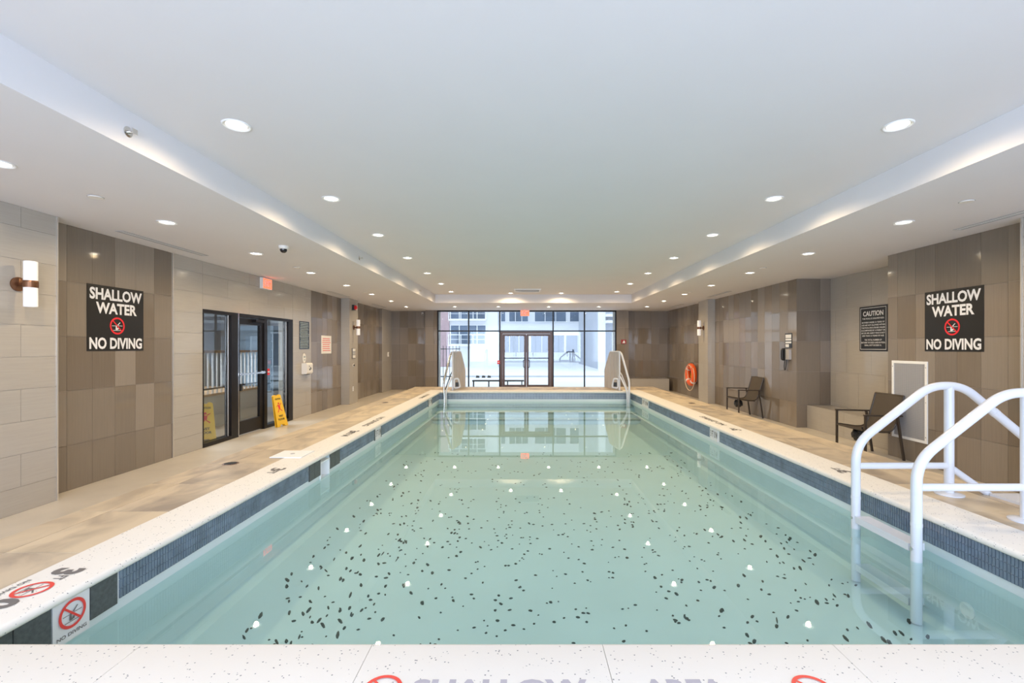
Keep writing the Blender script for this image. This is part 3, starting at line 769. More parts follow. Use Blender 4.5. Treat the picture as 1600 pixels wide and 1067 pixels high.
for zz, tx, wd in ((.170, 'THIS POOL IS UNSUPERVISED.', .49), (.105, 'BATHERS UNDER 12 YEARS OF', .50), (.060, 'AGE ARE NOT ALLOWED WITHIN', .52), (.015, 'THE POOL ENCLOSURE UNLESS', .52),
                   (-.030, 'ACCOMPANIED BY A PARENT OR', .53), (-.075, 'HIS OR HER AGENT WHO IS NOT', .52), (-.120, 'LESS THAN 16 YEARS OF AGE.', .49),
                   (-.190, 'THE TOTAL NUMBER OF', .38), (-.235, 'BATHERS ON DECK AND IN POOL', .53), (-.280, 'SHALL NOT EXCEED 31.', .38)):
    text('lettering', tx, tuple(o_+Vector((0, 0, zz))), U_R, (0, 0, 1), M['sign_white'], cs, wd, .026, .02, .001)
def lines(t, u, n, W, H, m, name='print', gap=.42, seed=1, off=.001, z0=0.0, thick=.006, x0=0.0):
    """rows of small illegible print as short bars"""
    rn = random.Random(seed); o = Vector(u).cross(Vector((0, 0, 1)))*thick; st = H/n
    for k in range(n):
        polys = []; z = z0+H/2-(k+.5)*st; x = -W/2+rn.uniform(0, W*.08); e = W/2-rn.uniform(0, W*.12)
        while x < e:
            l = min(rn.uniform(.02, .05), e-x)
            polys.append([(x0+x, z-st*gap/2), (x0+x+l, z-st*gap/2), (x0+x+l, z+st*gap/2), (x0+x, z+st*gap/2)]); x += l+.008
        flat('print_line', tuple(o), u, (0, 0, 1), polys, m, t, off)['kind'] = 'stuff'
rb = board('rules_sign', (XL+.0005, 10.29, 1.815), U_L, .46, .61, M['dark_glass'], 'dark pool rules board with rows of grey print right of the left doors', 'sign')
lines(rb, U_L, 16, .42, .58, M['sign_grey'], gap=.62, seed=3)
wsg = board('notice_sheet', (XL+.0005, 11.45, 1.615), U_L, .58, .44, M['white_plastic'], 'white notice sheet with red print on the left dark tiled wall', 'sign', .002)
lines(wsg, U_L, 7, .48, .34, M['sign_red'], gap=.40, seed=5, thick=.002)
tb = board('first_aid_plate', (XL+.0005, 10.28, 1.31), U_L, .001, .001, M['white_plastic'], 'white oval plate above the white wall box on the left wall', 'sign')
MB().lathe([(.0, 0), (1, 0), (1, .008), (.94, .011), (.0, .011)], (0, 0, 0), 32, 'x').build('oval_plate', M['white_plastic'], tb, recalc=True).scale = (1, .075, .105)
flat('emblem', (.012, 0, 0), U_L, (0, 0, 1), [[(-.04, .01), (.04, .01), (.04, .045), (-.04, .045)], [(-.03, -.05), (.03, -.05), (.03, -.03), (-.03, -.03)]], M['sign_grey'], tb)
bx = thing('wall_dispenser', (XL, 10.31, 1.08), 'white box with black emblem on the wall under the oval plate', 'dispenser')
MB().prism([(0, -.12), (.10, -.12), (.12, -.09), (.12, .09), (.10, .12), (0, .12)], 'y', -.14, .14).build('body', M['white_plastic'], bx, recalc=True)
flat('emblem', (.121, .0, 0), U_L, (0, 0, 1), [[(-.05, -.01), (-.01, -.05), (.03, -.02), (.0, .0)], [(.0, .01), (.06, -.03), (.07, -.01), (.02, .04)], [(-.06, .05), (-.02, .03), (-.03, .07)]], M['black_sign'], bx)
MB().box(.02, .09, -.05, .05, -.14, -.12).build('nozzle', M['black_rubber'], bx)
# phone board, phone
pb = board('instruction_board', (XR-.0005, 9.11, 1.68), U_R, .24, .29, M['black_sign'], 'small black board with white panels above the wall phone', 'sign')
for zz, hh in ((.085, .07), (.02, .035), (-.035, .035)): flat('printed_panel', (-.0062, 0, zz), U_R, (0, 0, 1), [[(-.10, -hh/2), (.10, -hh/2), (.10, hh/2), (-.10, hh/2)]], M['sign_white'], pb, .001)
flat('printed_panel', (-.0062, 0.04, -.10), U_R, (0, 0, 1), [[(-.06, -.03), (.06, -.03), (.06, .03), (-.06, .03)]], M['sign_white'], pb, .001)
ph = thing('wall_phone', (XR, 9.12, 1.41), 'black wall telephone with hanging looped cord on the dark right wall', 'telephone')
MB().box(-.05, 0, -.10, .02, -.10, .10).build('phone_body', M['grey_plastic'], ph)
MB().tube(fillet([(-.045, .045, .10), (-.10, .045, .095), (-.10, .045, -.095), (-.045, .045, -.10)], .05), .026, 12).build('handset', M['black_rubber'], ph, smooth=True)
MB().box(-.075, -.0, .015, .075, -.085, .085).build('cradle', M['black_rubber'], ph)
MB().tube(fillet([(-.04, .05, -.10), (-.05, .065, -.22), (-.05, .045, -.31), (-.05, .015, -.30), (-.045, .0, -.20), (-.04, -.01, -.09)], .06), .009, 8).build('cord', M['black_rubber'], ph, smooth=True)
# far red call point, red switch near the door frame
fa = thing('alarm_sign', (3.56, GY-.003, 1.745), 'small red square fire sign on the wall right of the glazing', 'sign')
MB().box(-.09, .09, -.02, 0, -.075, .075).build('plate', M['dark_red'], fa)
MB().prism([(-.05, -.05), (.05, -.05), (.045, .0), (.01, .05), (-.02, .01)], 'y', -.022, -.020).build('flame_mark', M['sign_white'], fa)
for loc, rz, lb in (((-.86, GY-.002, 1.02), 0, 'small red pull station on the mullion left of the far door'), ((XL-.0535, 8.86, 1.08), PI/2, 'small red pull station beside the left door leaf')):
    ps = thing('pull_station', loc, lb, 'alarm', rz=rz)
    MB().box(-.045, .045, -.045, 0, -.06, .06).build('body', M['sign_red'], ps)
    MB().box(-.03, .03, -.055, -.045, -.012, .012).build('pull_bar', M['sign_white'], ps)
# left pillar fittings
st = thing('alarm_strobe', (-4.62, 12.62, 2.63), 'red fire alarm strobe with black back high on the left pillar', 'alarm')
MB().box(0, .05, -.07, .07, -.07, .07).build('back_box', M['black_rubber'], st)
MB().lathe([(.055, .05), (.058, .09), (.03, .11), (.0, .11)], (0, 0, 0), 20, 'x').build('horn', M['sign_red'], st, recalc=True)
MB().box(.05, .09, .02, .068, -.06, .06).build('lens', M['white_plastic'], st)
kp = thing('control_panel', (-4.62, 12.65, 1.385), 'dark framed stack of three controls on the left pillar', 'control panel')
MB().box(0, .015, -.115, .115, -.14, .14).build('frame', M['mark_dark'], kp)
for k in range(3):
    for s in (-1, 1): MB().box(.015, .022, s*.05-.04, s*.05+.04, -.125+k*.088, -.05+k*.088).build('key', M['white_plastic'] if (k+s) % 2 else M['grey_plastic'], kp)
bt = thing('push_button', (-4.62, 12.65, 1.06), 'round white push button with black centre on the left pillar', 'button')
MB().lathe([(.0, 0), (.05, 0), (.05, .01), (.0, .01)], (0, 0, 0), 20, 'x').build('plate', M['white_plastic'], bt, recalc=True)
MB().lathe([(.0, .01), (.026, .01), (.024, .03), (.0, .032)], (0, 0, 0), 18, 'x').build('knob', M['black_rubber'], bt, recalc=True)
ot = thing('wall_outlet', (-4.62, 12.62, .42), 'white wall outlet low on the left pillar', 'outlet')
MB().box(0, .008, -.036, .036, -.06, .06).build('cover_plate', M['white_plastic'], ot)
for s in (-.026, .026): MB().box(.008, .011, -.018, .018, s-.016, s+.016).build('socket', M['grey_plastic'], ot)
pd = thing('card_reader', (-4.74, 16.3, 1.3), 'small beige wall plate on the far left corner', 'switch')
MB().box(0, .03, -.04, .04, -.08, .08).build('body', M['white_plastic'], pd); MB().box(.03, .034, -.02, .02, -.02, .05).build('face', M['grey_plastic'], pd)

# ------------------------------------------------------------------ sconces
def sconce(x, y, z, side, label):
    t = thing('wall_sconce', (x, y, z), label, 'wall lamp', 'twin glass sconces'); s = side
    MB().lathe([(.0, 0), (.065, 0), (.065, s*.012), (.05, s*.022), (.0, s*.024)], (0, 0, 0), 28, 'x').build('wall_plate', M['bronze'], t, smooth=True, recalc=True)
    MB().cyl((s*.02, 0, 0), (s*.09, 0, 0), .014, 12).cyl((s*.085, 0, 0), (s*.105, 0, 0), .03, 16).build('arm', M['bronze'], t)
    MB().lathe([(.0, -.032), (.052, -.032), (.054, -.02), (.054, .02), (.052, .032), (.0, .032)], (s*.12, 0, 0), 28).build('centre_band', M['bronze'], t, recalc=True)
    for q in (-1, 1):
        MB().lathe([(.0, q*.03), (.049, q*.03), (.049, q*.205), (.044, q*.21), (.0, q*.205)], (s*.12, 0, 0), 28).build('glass_shade', M['sconce_glass'], t, smooth=True, recalc=True)
sconce(-4.65, 4.27, 2.13, 1, 'bronze wall lamp with two white glass cylinders on the near left pale wall')
sconce(-4.62, 12.68, 2.09, 1, 'small twin cylinder wall lamp on the far left pillar')
sconce(5.02, 12.90, 2.085, -1, 'small twin cylinder wall lamp on the far right pillar')

# ------------------------------------------------------------------ grille on the right wall
g = thing('return_air_grille', (5.20, 6.24, .835), 'tall grey return air grille with white frame behind the near chair', 'air vent')
W2, H2 = .285, .53
mb = MB(); f = .035
mb.box(-.014, 0, -W2, W2, H2-f, H2); mb.box(-.014, 0, -W2, W2, -H2, -H2+f); mb.box(-.014, 0, -W2, -W2+f, -H2+f, H2-f); mb.box(-.014, 0, W2-f, W2, -H2+f, H2-f)
mb.build('frame', M['pool_white'], g)
MB().box(-.004, 0, -W2+f, W2-f, -H2+f, H2-f).build('backing', M['grey_plastic'], g)
mb = MB()
n = 44
for k in range(n): z = -H2+f+(k+.5)*(2*H2-2*f)/n; mb.box(-.011, -.004, -W2+f, W2-f, z-.0045, z+.0045)
for k in range(1, 14): y = -W2+f+k*(2*W2-2*f)/14; mb.box(-.0125, -.011, y-.0015, y+.0015, -H2+f, H2-f)
o = mb.build('mesh_bars', M['grille'], g); o['kind'] = 'stuff'
for zz in (-.45, .0, .45):
    for s in (-1, 1): MB().cyl((-.014, s*(W2-f/2), zz), (-.017, s*(W2-f/2), zz), .006, 10).build('screw', M['chrome'], g)

# ------------------------------------------------------------------ chairs
def make_chair():
    t = thing('patio_chair', (0, 0, 0), 'x', 'chair', 'dark brown sling patio chairs')
    cm, cf = M['chair_metal'], M['chair_fabric']
    prof = [(.27, .405), (.24, .412), (.12, .392), (.0, .375), (-.08, .378), (-.13, .40), (-.165, .45), (-.20, .55), (-.245, .70), (-.29, .865)]
    # sling seat: a thin curved sheet, front part = seat, back part = backrest
    def sheet(pr, nm):
        mb = MB(); n = len(pr); hw = .235
        for x, z in pr:
            for y in (-hw, -hw*.5, 0, hw*.5, hw):
                sag = -.012*(1-(y/hw)**2); mb.v.append((x+(-sag if z > .42 else 0), y, z+(sag if z <= .42 else 0)))
        for x, z in pr:
            for y in (-hw, -hw*.5, 0, hw*.5, hw):
                sag = -.012*(1-(y/hw)**2); mb.v.append((x-(.006 if z > .42 else 0)+(-sag if z > .42 else 0), y, z-.006+(sag if z <= .42 else 0)))
        N5 = 5*n
        for i in range(n-1):
            for j in range(4):
                a = i*5+j; mb.f.append((a, a+1, a+6, a+5)); mb.f.append((N5+a, N5+a+5, N5+a+6, N5+a+1))
        for i in range(n-1):
            for j in (0, 4): a = i*5+j; mb.f.append((a, a+5, N5+a+5, N5+a))
        for i in (0, n-1):
            for j in range(4): a = i*5+j; mb.f.append((a, a+1, N5+a+1, N5+a))
        mb.build(nm, cf, t, smooth=True, recalc=True)
    sheet(prof[:6], 'seat'); sheet(prof[5:], 'backrest')
    for s in (-1, 1):
        y = s*.25
        MB().tube([(x, y, z) for x, z in fillet2(prof)], .013, 8).build('side_rail', cm, t, smooth=True)
        MB().bar((.255, s*.285, 0), (.255, s*.285, .60), .028, .022).build('leg', cm, t)
        MB().bar((-.175, s*.285, .60), (-.265, s*.285, 0), .03, .022).build('leg', cm, t)
        MB().bar((.27, s*.285, .61), (-.235, s*.285, .60), .045, .018).build('armrest', cm, t)
        MB().bar((.255, s*.285, .40), (.255, s*.245, .40), .02, .02).bar((-.19, s*.285, .50), (-.18, s*.245, .50), .02, .02).build('bracket', cm, t)
        for fx in (.255, -.265): MB().cyl((fx, s*.285, 0), (fx, s*.285, .01), .018, 10).build('foot_cap', M['black_rubber'], t)
    MB().tube([(-.29, -.25, .865), (-.29, .25, .865)], .012, 8).build('top_rail', cm, t)
    MB().tube([(.262, -.25, .40), (.262, .25, .40)], .012, 8).build('front_rail', cm, t)
    MB().tube([(-.10, -.25, .365), (-.10, .25, .365)], .011, 8).build('rear_rail', cm, t)
    # dark crumpled bundle hung under the front of the seat
    bm = bmesh.new(); bmesh.ops.create_icosphere(bm, subdivisions=3, radius=1)
    rn = random.Random(5)
    for p in bm.verts:
        d = 1+.16*math.sin(7*p.co.x+3*p.co.z)*math.cos(6*p.co.y)+rn.uniform(-.07, .07)
        p.co = Vector((p.co.x*.085*d+.13, p.co.y*.10*d, p.co.z*.085*d+.29))
    me = bpy.data.meshes.new('bundle'); bm.to_mesh(me); bm.free(); me.materials.append(M['black_rubber'])
    bo = link('bundle', me, t); bo['label'] = 'crumpled black bundle under the seat'
    MB().tube([(.11, .03, .36), (.11, .03, .41)], .01, 6).build('strap', M['black_rubber'], bo)
    return t
def fillet2(pr): return [(p.x, p.z) for p in fillet([(x, 0, z) for x, z in pr], .05, 3)]
c1 = make_chair(); c1['label'] = 'dark brown patio chair against the dark right wall near the wall phone'
c1.location = (4.895, 10.26, FZ); c1.rotation_euler = (0, 0, PI)
c2 = copy_tree(c1); c2['label'] = 'dark brown patio chair before the grey grille, behind the white pool ladder'
c2.location = (4.88, 6.55, FZ); c2.rotation_euler = (0, 0, PI)

# ------------------------------------------------------------------ life ring
lr = thing('life_ring', (XR-.125, 14.06, .72), 'orange life ring with pale rope hanging on the far right dark wall', 'life ring')
R, r = .265, .082
mb = MB(); mb.tube([(0, R*math.cos(2*PI*k/40), R*math.sin(2*PI*k/40)) for k in range(40)], r, 14, closed=True); mb.build('ring', M['orange'], lr, smooth=True)
for k in range(4):
    a = PI/4+k*PI/2
    MB().tube([(0, R*math.cos(a+d), R*math.sin(a+d)) for d in (-.09, -.03, .03, .09)], r+.004, 14).build('band', M['sign_white'] if k != 1 else M['orange'], lr, smooth=True)
pts = []
for k in range(33):
    t_ = k/32; a = PI*.80+t_*PI*1.35; rr = R+r+.01+.11*math.sin(PI*t_)
    pts.append((-.05, rr*math.cos(a), rr*math.sin(a)*1.02))
MB().tube(pts, .010, 8).build('grab_rope', M['rope'], lr, smooth=True)
MB().tube([(-.09, -.28, .22), (-.10, -.12, .30), (-.10, .0, .26), (-.09, .08, .10), (-.05, .10, -.10), (-.03, .05, -.17)], .011, 8).build('throw_line', M['rope'], lr, smooth=True)
MB().cyl((.105, 0, .16), (-.02, 0, .165), .014, 10).build('hook', M['black_rubber'], lr)
cl = MB()
for k in range(5): cl.tube([(.06, .075*math.cos(2*PI*j/16)*(1-.08*k), .075*math.sin(2*PI*j/16)-.02) for j in range(16)], .009, 6, closed=True); cl.v = [(x-(.012*k if i >= len(cl.v)-16*6 else 0), y, z) for i, (x, y, z) in enumerate(cl.v)]
cl.build('rope_coil', M['yellow'], lr, smooth=True)

# ------------------------------------------------------------------ near ladder: stair rails and treads over the pool edge
ld_ = thing('pool_ladder', (2.375, 3.055, 0), 'white pool ladder with two bent handrails over the right pool edge', 'ladder')
PR = .029
for s, yy in ((0, -.255), (1, .255)):
    path = fillet([(0, yy, -.11), (0, yy, .86), (.53, yy, 1.275), (.76, yy, 1.275), (1.50, yy, .66), (1.50, yy, FZ)], .13, 8)
    MB().tube(path, PR, 16).build('handrail', M['white_rail'], ld_, smooth=True)
    MB().cyl((.665, yy, DZ), (.665, yy, 1.27), PR, 16).build('post', M['white_rail'], ld_, smooth=True)
    MB().cyl((.0, yy, .705), (.665, yy, .705), .023, 14).build('crossbar', M['white_rail'], ld_, smooth=True)
    MB().tube(fillet([(.665, yy, .70), (1.09, yy, .40), (1.50, yy, .10)], .05), .023, 12).build('lower_rail', M['white_rail'], ld_, smooth=True)
    MB().lathe([(.0, 0), (.085, 0), (.085, .008), (.05, .018), (.0, .018)], (.665, yy, DZ+.001), 24).build('base_flange', M['white_rail'], ld_, smooth=True, recalc=True)
    for px_, pz in ((0, .47), (.98, 1.105)):
        if px_ == 0: MB().cyl((0, yy, pz), (0, yy, pz+.02), PR+.0015, 16).build('joint_sleeve', M['white_rail'], ld_)
    MB().cyl((-.034, yy+(.0), .335), (.0, yy, .335), .010, 10).build('bolt', M['chrome'], ld_)
    MB().tube([(.98, yy, 1.092), (1.0, yy, 1.0755)], PR+.002, 16).build('joint_sleeve', M['white_rail'], ld_)
for k, z in enumerate((.355, .02)):
    MB().box(-.025, .075, -.225, .225, z-.045, z).build('tread', M['white_rail'], ld_)
for k, (x, z) in enumerate(((1.005, .518), (1.22, .27))):
    MB().box(x-.08, x+.12, -.225, .225, z-.03, z).box(x-.07, x-.04, -.22, -.2, FZ if k else .5, z-.03).box(x+.08, x+.11, -.22, -.2, FZ if x+.08+2.375 > 3.47 else .5, z-.03).box(x+.08, x+.11, .2, .22, FZ if x+.08+2.375 > 3.47 else .5, z-.03).build('tread', M['white_rail'], ld_)

# ------------------------------------------------------------------ far corner stair guards with rails
def far_rail(s, label):
    """s=+1 right, -1 left (mirrored about the pool axis)"""
    ax = .32; t = thing('stair_rail', (ax, 11.2, 0), label, 'stair rail', 'grab rails with grey side panels at the far pool end')
    X = lambda x: s*(x-ax)
    a = (X(2.34), .03); b = (X(2.18), 1.14)     # panel line on the deck
    def P(u): return (a[0]+(b[0]-a[0])*u, a[1]+(b[1]-a[1])*u)
    n = 9; z0 = DZ+.004
    def top(u): return 1.43 if u < .62 else 1.43-(u-.62)/.38*.49
    for k in range(n):
        u0, u1 = k/n, (k+1)/n-.015; p, q = P(u0), P(u1); mb = MB(); dx = -s*.012*(1+.5*(k % 2))
        base = [(p[0], p[1]), (q[0], q[1]), (q[0]+dx, q[1]), (p[0]+dx, p[1])]; zt = [top(u0), top(u1), top(u1), top(u0)]
        mb.v = [(x, y, z0) for x, y in base]+[(x, y, z) for (x, y), z in zip(base, zt)]
        mb.f = [(0, 3, 2, 1), (4, 5, 6, 7), (0, 1, 5, 4), (1, 2, 6, 5), (2, 3, 7, 6), (3, 0, 4, 7)]
        mb.build('panel_slat', M['panel_grey'], t, recalc=True)
    p0, pm, p1 = P(0), P(.62), P(1)
    MB().tube([(p0[0], p0[1], z0), (p0[0], p0[1], 1.42)], .02, 10).tube(fillet([(p0[0], p0[1], 1.44), (pm[0], pm[1], 1.44), (p1[0], p1[1], .95), (p1[0], p1[1], z0)], .06), .018, 10).build('panel_frame', M['white_rail'], t, smooth=True)
    MB().tube(fillet([(X(2.31), .25, 1.44), (X(2.37), -.0, 1.43), (X(2.49), -.36, .74), (X(2.47), -.36, .10)], .12), .024, 12).build('handrail', M['chrome'] if s < 0 else M['white_rail'], t, smooth=True)
    MB().tube(fillet([(X(2.33), .12, .84), (X(2.35), -.03, .84), (X(2.44), -.34, .52), (X(2.44), -.34, .10)], .08), .019, 12).build('lower_rail', M['white_rail'], t, smooth=True)
    MB().tube(fillet([(X(2.30), .02, .78), (X(2.20), .02, .80), (X(2.16), .06, .58), (X(2.30), .02, .56), (X(2.30), .02, .77)], .05), .02, 10).build('step_bracket', M['white_rail'], t, smooth=True)
    MB().box(min(X(2.20), X(2.27)), max(X(2.20), X(2.27)), .01, .05, .60, .70).build('step_pad', M['black_rubber'], t)
    MB().tube([(X(2.31), .25, 1.10), (X(2.40), .02, .86), (X(2.47), -.25, .55)], .012, 8).build('strap', M['black_rubber'] if s < 0 else M['white_rail'], t, smooth=True)
    MB().lathe([(.0, 0), (.07, 0), (.07, .008), (.03, .02), (.0, .02)], (P(.0)[0], P(.0)[1], z0), 20).build('base_flange', M['chrome'], t, recalc=True)
far_rail(1, 'grey slatted stair guard with bent rail at the far right pool corner')
far_rail(-1, 'grey slatted stair guard with bent rail at the far left pool corner')

# ------------------------------------------------------------------ left doors (dark frames, glass) and the lobby behind
YA = D0; YB = D1; DX = XL
mb = MB(); fx0, fx1 = XL-.11, XL+.004
def post(y0, y1, z0=FZ, z1=DT): mb.box(fx0, fx1, y0, y1, z0, z1)
post(YA, YA+.02); post(7.72, 7.90); post(8.70, 8.80, FZ); post(9.60, 9.78)
mb.box(fx0, fx1, YA+.02, 7.72, DT-.05, DT); mb.box(fx0, fx1, 7.90, 8.70, DT-.06, DT); mb.box(fx0, fx1, 8.80, 9.60, DT-.05, DT)
mb.box(fx0, fx1, YA+.02, 7.72, FZ, .08); mb.box(fx0, fx1, 8.80, 9.60, FZ, .08)
d2 = struct('door_2', mb, M['frame_black'])
for y0, y1 in ((YA+.02, 7.72), (8.80, 9.60)): MB().box(DX-.06, DX-.054, y0, y1, .08, DT-.05).build('pane', M['glass'], d2)
for y in (7.70, 9.58): MB().box(DX-.045, DX-.03, y-.012, y, .08, DT-.05).build('gasket_strip', M['metal_strip'], d2)
for y in (7.905,): MB().box(fx1, fx1+.006, y-.006, y+.006, FZ, DT).build('gasket_strip', M['chrome'], d2)
m_ = MB(); m_.box(DX-.07, DX-.02, 7.905, 7.985, .04, 2.06); m_.box(DX-.07, DX-.02, 8.60, 8.695, .04, 2.06); m_.box(DX-.07, DX-.02, 7.985, 8.60, 1.95, 2.06); m_.box(DX-.07, DX-.02, 7.985, 8.60, .04, .27)
lf = m_.build('door_leaf', M['frame_black'], d2)
MB().box(DX-.05, DX-.044, 7.985, 8.60, .27, 1.95).build('pane', M['glass'], lf)
MB().box(DX+.02, DX+.045, 7.93, 8.67, 1.07, 1.10).box(DX-.02, DX+.03, 7.94, 7.98, 1.06, 1.11).box(DX-.02, DX+.03, 8.62, 8.66, 1.06, 1.11).build('push_bar', M['chrome'], lf)
MB().box(DX-.02, DX+.02, 7.95, 8.0, .80, .92).build('lock', M['black_rubber'], lf)
MB().box(DX-.02, DX+.05, 8.35, 8.62, 2.0, 2.05).build('door_closer', M['frame_black'], lf)

lb = MB(); lb.box(-8.0, -5.16, 5.2, 12.3, -.12, FZ); struct('floor', lb, M['lobby_floor'])
lb = MB(); lb.box(-8.0, -5.16, 5.2, 12.3, 2.6, 2.75); struct('ceiling', lb, M['ceiling'])
lb = MB(); lb.box(-8.1, -8.0, 5.2, 12.3, FZ, 2.6); lb.box(-8.0, -5.16, 12.3, 12.4, FZ, 2.6); lb.box(-8.0, -5.16, 5.1, 5.2, FZ, 2.6); struct('wall_lobby', lb, M['lobby_wall'])
area('added_lobby_light', (-6.6, 8.8, 2.55), (0, 0, 0), 1.2, 2.4, 85, (.92, .95, 1.0))  # unseen area lamp added to brighten the lobby, no fitting modelled
# raised landing with a railing
ldg = thing('stair_landing', (-6.6, 9.4, 0), 'wood edged landing with a railing seen through the left side pane', 'landing')
MB().box(-1.3, .65, -.9, 1.2, FZ, .62).build('platform', M['lobby_wall'], ldg); MB().box(-1.3, .68, -.93, 1.2, .62, .66).build('floor_edge', M['wood'], ldg)
rl = thing('lobby_railing', (-5.98, 9.4, .66), 'wooden topped white baluster railing behind the left side pane', 'railing')
MB().box(-.03, .03, -.9, 1.15, .78, .83).build('top_rail', M['wood'], rl); MB().box(-.015, .015, -.9, 1.15, .08, .11).build('bottom_rail', M['dark_iron'], rl)
for k in range(16): MB().box(-.012, .012, -.86+k*.13, -.835+k*.13, .0, .78).build('baluster', M['white_paint'], rl)
bp_ = thing('wall_panel', (-7.0, 11.9, 0), 'pale blue louvred cabinet seen through the left door pane', 'cabinet')
MB().box(-.6, .6, 0, .36, FZ, 2.1).build('body', M['blue_panel'], bp_)
for k in range(7): MB().bar((-.56, -.012, .5+k*.22), (.56, -.012, .5+k*.22), .03, .17).build('louvre', M['blue_panel'], bp_)

def wet_sign(x, y, rz, label, spread=.10, lean=0.0):
    t = thing('wet_floor_sign', (x, y, FZ), label, 'sign', 'yellow wet floor signs', rz)
    H = .62; Lh = spread; t.rotation_euler = (lean, 0, rz)
    for s in (-1, 1):
        # each leaf leans in towards the top; local front is -Y
        def Q(u, z, d=0): return (u, s*(-Lh*(1-z/H)-.008)-s*d, z)
        outl = [(-.15, 0), (-.07, 0), (-.05, .035), (.05, .035), (.07, 0), (.15, 0), (.105, .60), (.08, .62), (.035, .62), (.03, .585), (-.03, .585), (-.035, .62), (-.08, .62), (-.105, .60)]
        mb = MB(); n = len(outl); mb.v = [Q(u, z) for u, z in outl]+[Q(u, z, .008) for u, z in outl]
        mb.f = [tuple(range(n)), tuple(range(n, 2*n))[::-1]]+[(i, (i+1) % n, n+(i+1) % n, n+i) for i in range(n)]
        lf_ = mb.build('panel', M['yellow'], t, recalc=True)
        u = (1, 0, 0) if s > 0 else (-1, 0, 0); vv = Vector((0, s*Lh, H)).normalized()
        at = lambda z: tuple(Vector((0, s*(-Lh*(1-z/H)-.017), z)))
        text('lettering', 'CAUTION', at(.535), u, vv, M['black_sign'], lf_, .15, .035, .03, .001)
        text('lettering', 'WET', at(.20), u, vv, M['black_sign'], lf_, .12, .04, .03, .001)
        text('lettering', 'FLOOR', at(.14), u, vv, M['black_sign'], lf_, .17, .04, .03, .001)
        sk = at(.36)
        flat('slipping_figure', sk, u, vv, [[(-.015, .07), (.015, .07), (.02, .095), (0, .11), (-.02, .095)], [(-.03, .06), (.03, .05), (.02, -.02), (-.02, -.02)], [(-.02, -.02), (.0, -.02), (-.05, -.09), (-.065, -.08)],
             [(.0, -.02), (.02, -.02), (.07, -.06), (.06, -.075)], [(.03, .05), (.075, .08), (.07, .09), (.02, .065)], [(-.03, .05), (-.07, .02), (-.075, .03), (-.03, .065)]], M['sign_red'], lf_, .001)
    MB().box(-.05, .05, -.014, .014, .585, .60).build('hinge', M['yellow'], t)
wet_sign(-4.665, 8.98, math.radians(80), 'folded yellow wet floor sign leaning on the left glass doors', .012, math.radians(-12))
wet_sign(-5.22, 7.62, math.radians(38), 'yellow wet floor sign behind the left side pane')

# ------------------------------------------------------------------ outside
struct('snow_ground', MB().box(-25, 30, 17.12, 60, -.12, .0), M['snow'])
MB().box(-25, 30, 24, 25.2, .0, .012).build('slush_track', M['slush'], None); bpy.data.objects['slush_track']['kind'] = 'structure'
pw = MB().box(-14, 16, 47.6, 47.9, 0, .92).build('parapet_wall', M['concrete']); pw['kind'] = 'structure'
rlg = thing('parapet_railing', (0, 47.5, .0), 'thin dark railing along the low wall across the courtyard', 'railing')
MB().box(-10, 9, -.02, .02, 1.02, 1.05).build('top_rail', M['dark_iron'], rlg)
for k in range(11): MB().box(-9.5+k*1.75, -9.42+k*1.75, -.05, .05, .60, 1.04).build('post', M['dark_iron'], rlg)
def building(name, loc, label, W, D, H, m):
    t = thing(name, loc, label, 'building'); MB().box(0, W, 0, D, 0, H).build('wall', m, t); return t
def window(t, x0, x1, z0, z1, nm, gm='far_glass', fm='clad_white', fr=.07):
    mb = MB(); n = nm
    mb.box(x0, x1, -.12, 0, z0, z0+fr); mb.box(x0, x1, -.12, 0, z1-fr, z1)
    for k in range(n+1):
        x = x0+(x1-x0-fr)*k/n; mb.box(x, x+fr, -.12, 0, z0+fr, z1-fr)
    w_ = mb.build('window', M[fm], t)
    for k in range(n):
        a = x0+(x1-x0-fr)*k/n+fr; b = x0+(x1-x0-fr)*(k+1)/n; MB().box(a, b, -.05, -.03, z0+fr, z1-fr).build('pane', M[gm], w_)
mbd = building('office_building', (-5.0, 49, 0), 'long white clad building with bands of windows across the courtyard', 22, 6, 12, M['clad_white'])
for x0, x1, n in ((1.3, 3.2, 3), (3.5, 5.6, 3), (6.2, 9.6, 3), (9.9, 13.0, 3)): window(mbd, x0, x1, 4.2, 5.9, n)
for x0, x1, n in ((1.3, 3.2, 3), (3.5, 5.6, 3), (6.2, 9.6, 3), (9.9, 13.0, 3)): window(mbd, x0, x1, 7.4, 9.2, n)
for x0, x1, n in ((1.6, 5.6, 4), (5.8, 9.4, 3), (9.5, 13.4, 3)): window(mbd, x0, x1, .95, 2.85, n, 'far_glass_dark', fr=.05)
apt = building('apartment_building', (-8.6, 37, 0), 'glassy apartment block with white balcony rails at the left of the far view', 6.6, 6, 12, M['clad_white'])
MB().box(1.4, 2.75, -.15, .02, 0, 12).build('brick_strip', M['brick'], apt)
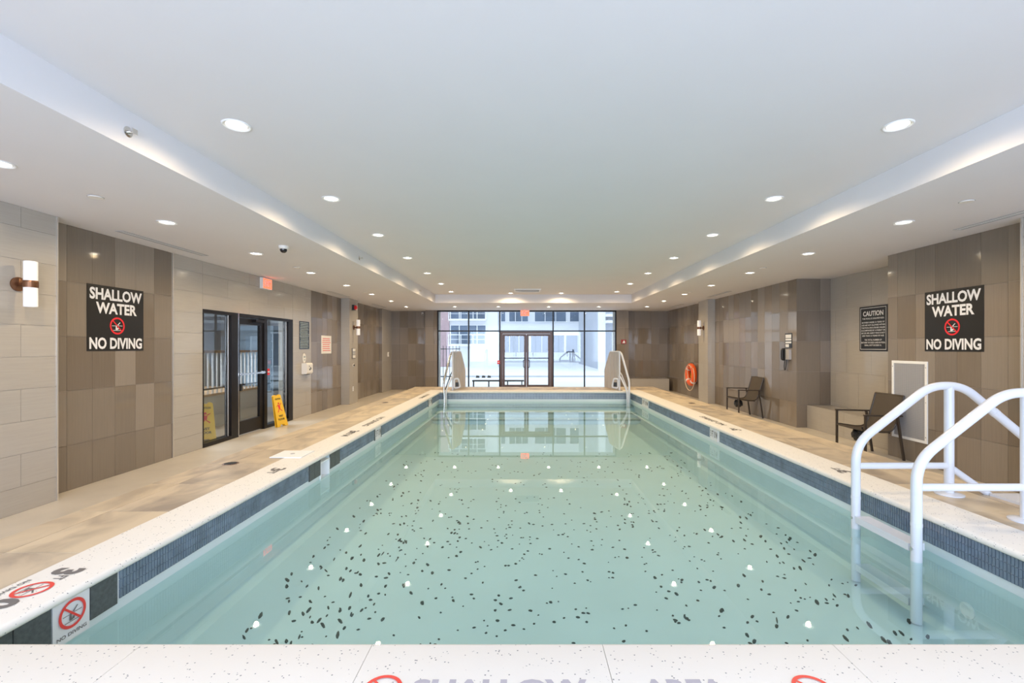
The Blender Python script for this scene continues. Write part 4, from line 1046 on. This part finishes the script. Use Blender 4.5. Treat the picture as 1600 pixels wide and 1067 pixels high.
for z0, z1 in ((1.75, 3.35), (3.75, 5.6), (6.1, 7.9), (8.4, 10.2)):
    window(apt, 2.8, 5.7, z0, z1, 4)
    rr_ = MB(); rr_.box(2.8, 5.7, -.9, -.86, z0+.75, z0+.80); rr_.box(2.8, 5.7, -.9, -.86, z0+.40, z0+.43); rr_.box(2.8, 5.7, -.9, -.14, z0-.12, z0)
    for k in range(4): rr_.box(2.8+k*.95, 2.85+k*.95, -.9, -.86, z0, z0+.75)
    rr_.build('balcony', M['clad_white'], apt)
rbd = building('side_building', (5.3, 30, 0), 'pale concrete building wing at the right of the far view', 6, 14, 12, M['concrete'])
MB().box(-.42, .0, -.25, .2, 0, 12).build('column', M['clad_white'], rbd)
for z0, z1 in ((.3, 2.5), (4.2, 6.0), (7.2, 9)): window(rbd, .45, 1.6, z0, z1, 2, 'far_glass_dark'); window(rbd, 2.4, 4.4, z0, z1, 2, 'far_glass_dark')
for z in (3.1, 3.5): MB().box(.0, 6, -.6, .0, z, z+.16).build('ledge', M['clad_white'], rbd)
fc = thing('iron_fence', (-4.1, 22, 0), 'tall black iron fence outside at the left of the glazing', 'fence')
for k in range(8): MB().box(k*.155, k*.155+.022, -.012, .012, 0, 1.62).build('picket', M['dark_iron'], fc)
MB().box(-.02, 1.12, -.015, .015, 1.45, 1.49).box(-.02, 1.12, -.015, .015, .14, .18).build('rail', M['dark_iron'], fc)
bn = thing('metal_bench', (-.94, 17.7, 0), 'low dark metal bench in the snow just outside the glazing', 'bench')
MB().box(-.98, .98, -.12, .12, .25, .30).build('bench_top', M['dark_iron'], bn)
for x in (-.94, -.36, .36, .90): MB().box(x-.02, x+.02, -.1, .1, 0, .25).build('leg', M['dark_iron'], bn)
for k, x in enumerate((-2.3, -2.0, -1.72)):
    r_ = thing('stone_block', (x, 23.6, 0), 'small dark stone block lying in the snow, %s of three' % ('left', 'middle', 'right')[k], 'stone', 'dark stones in the snow')
    MB().prism([(-.09, 0), (.09, 0), (.075, .10), (-.06, .12)], 'y', -.07, .07).build('stone', M['dark_iron'], r_, recalc=True)
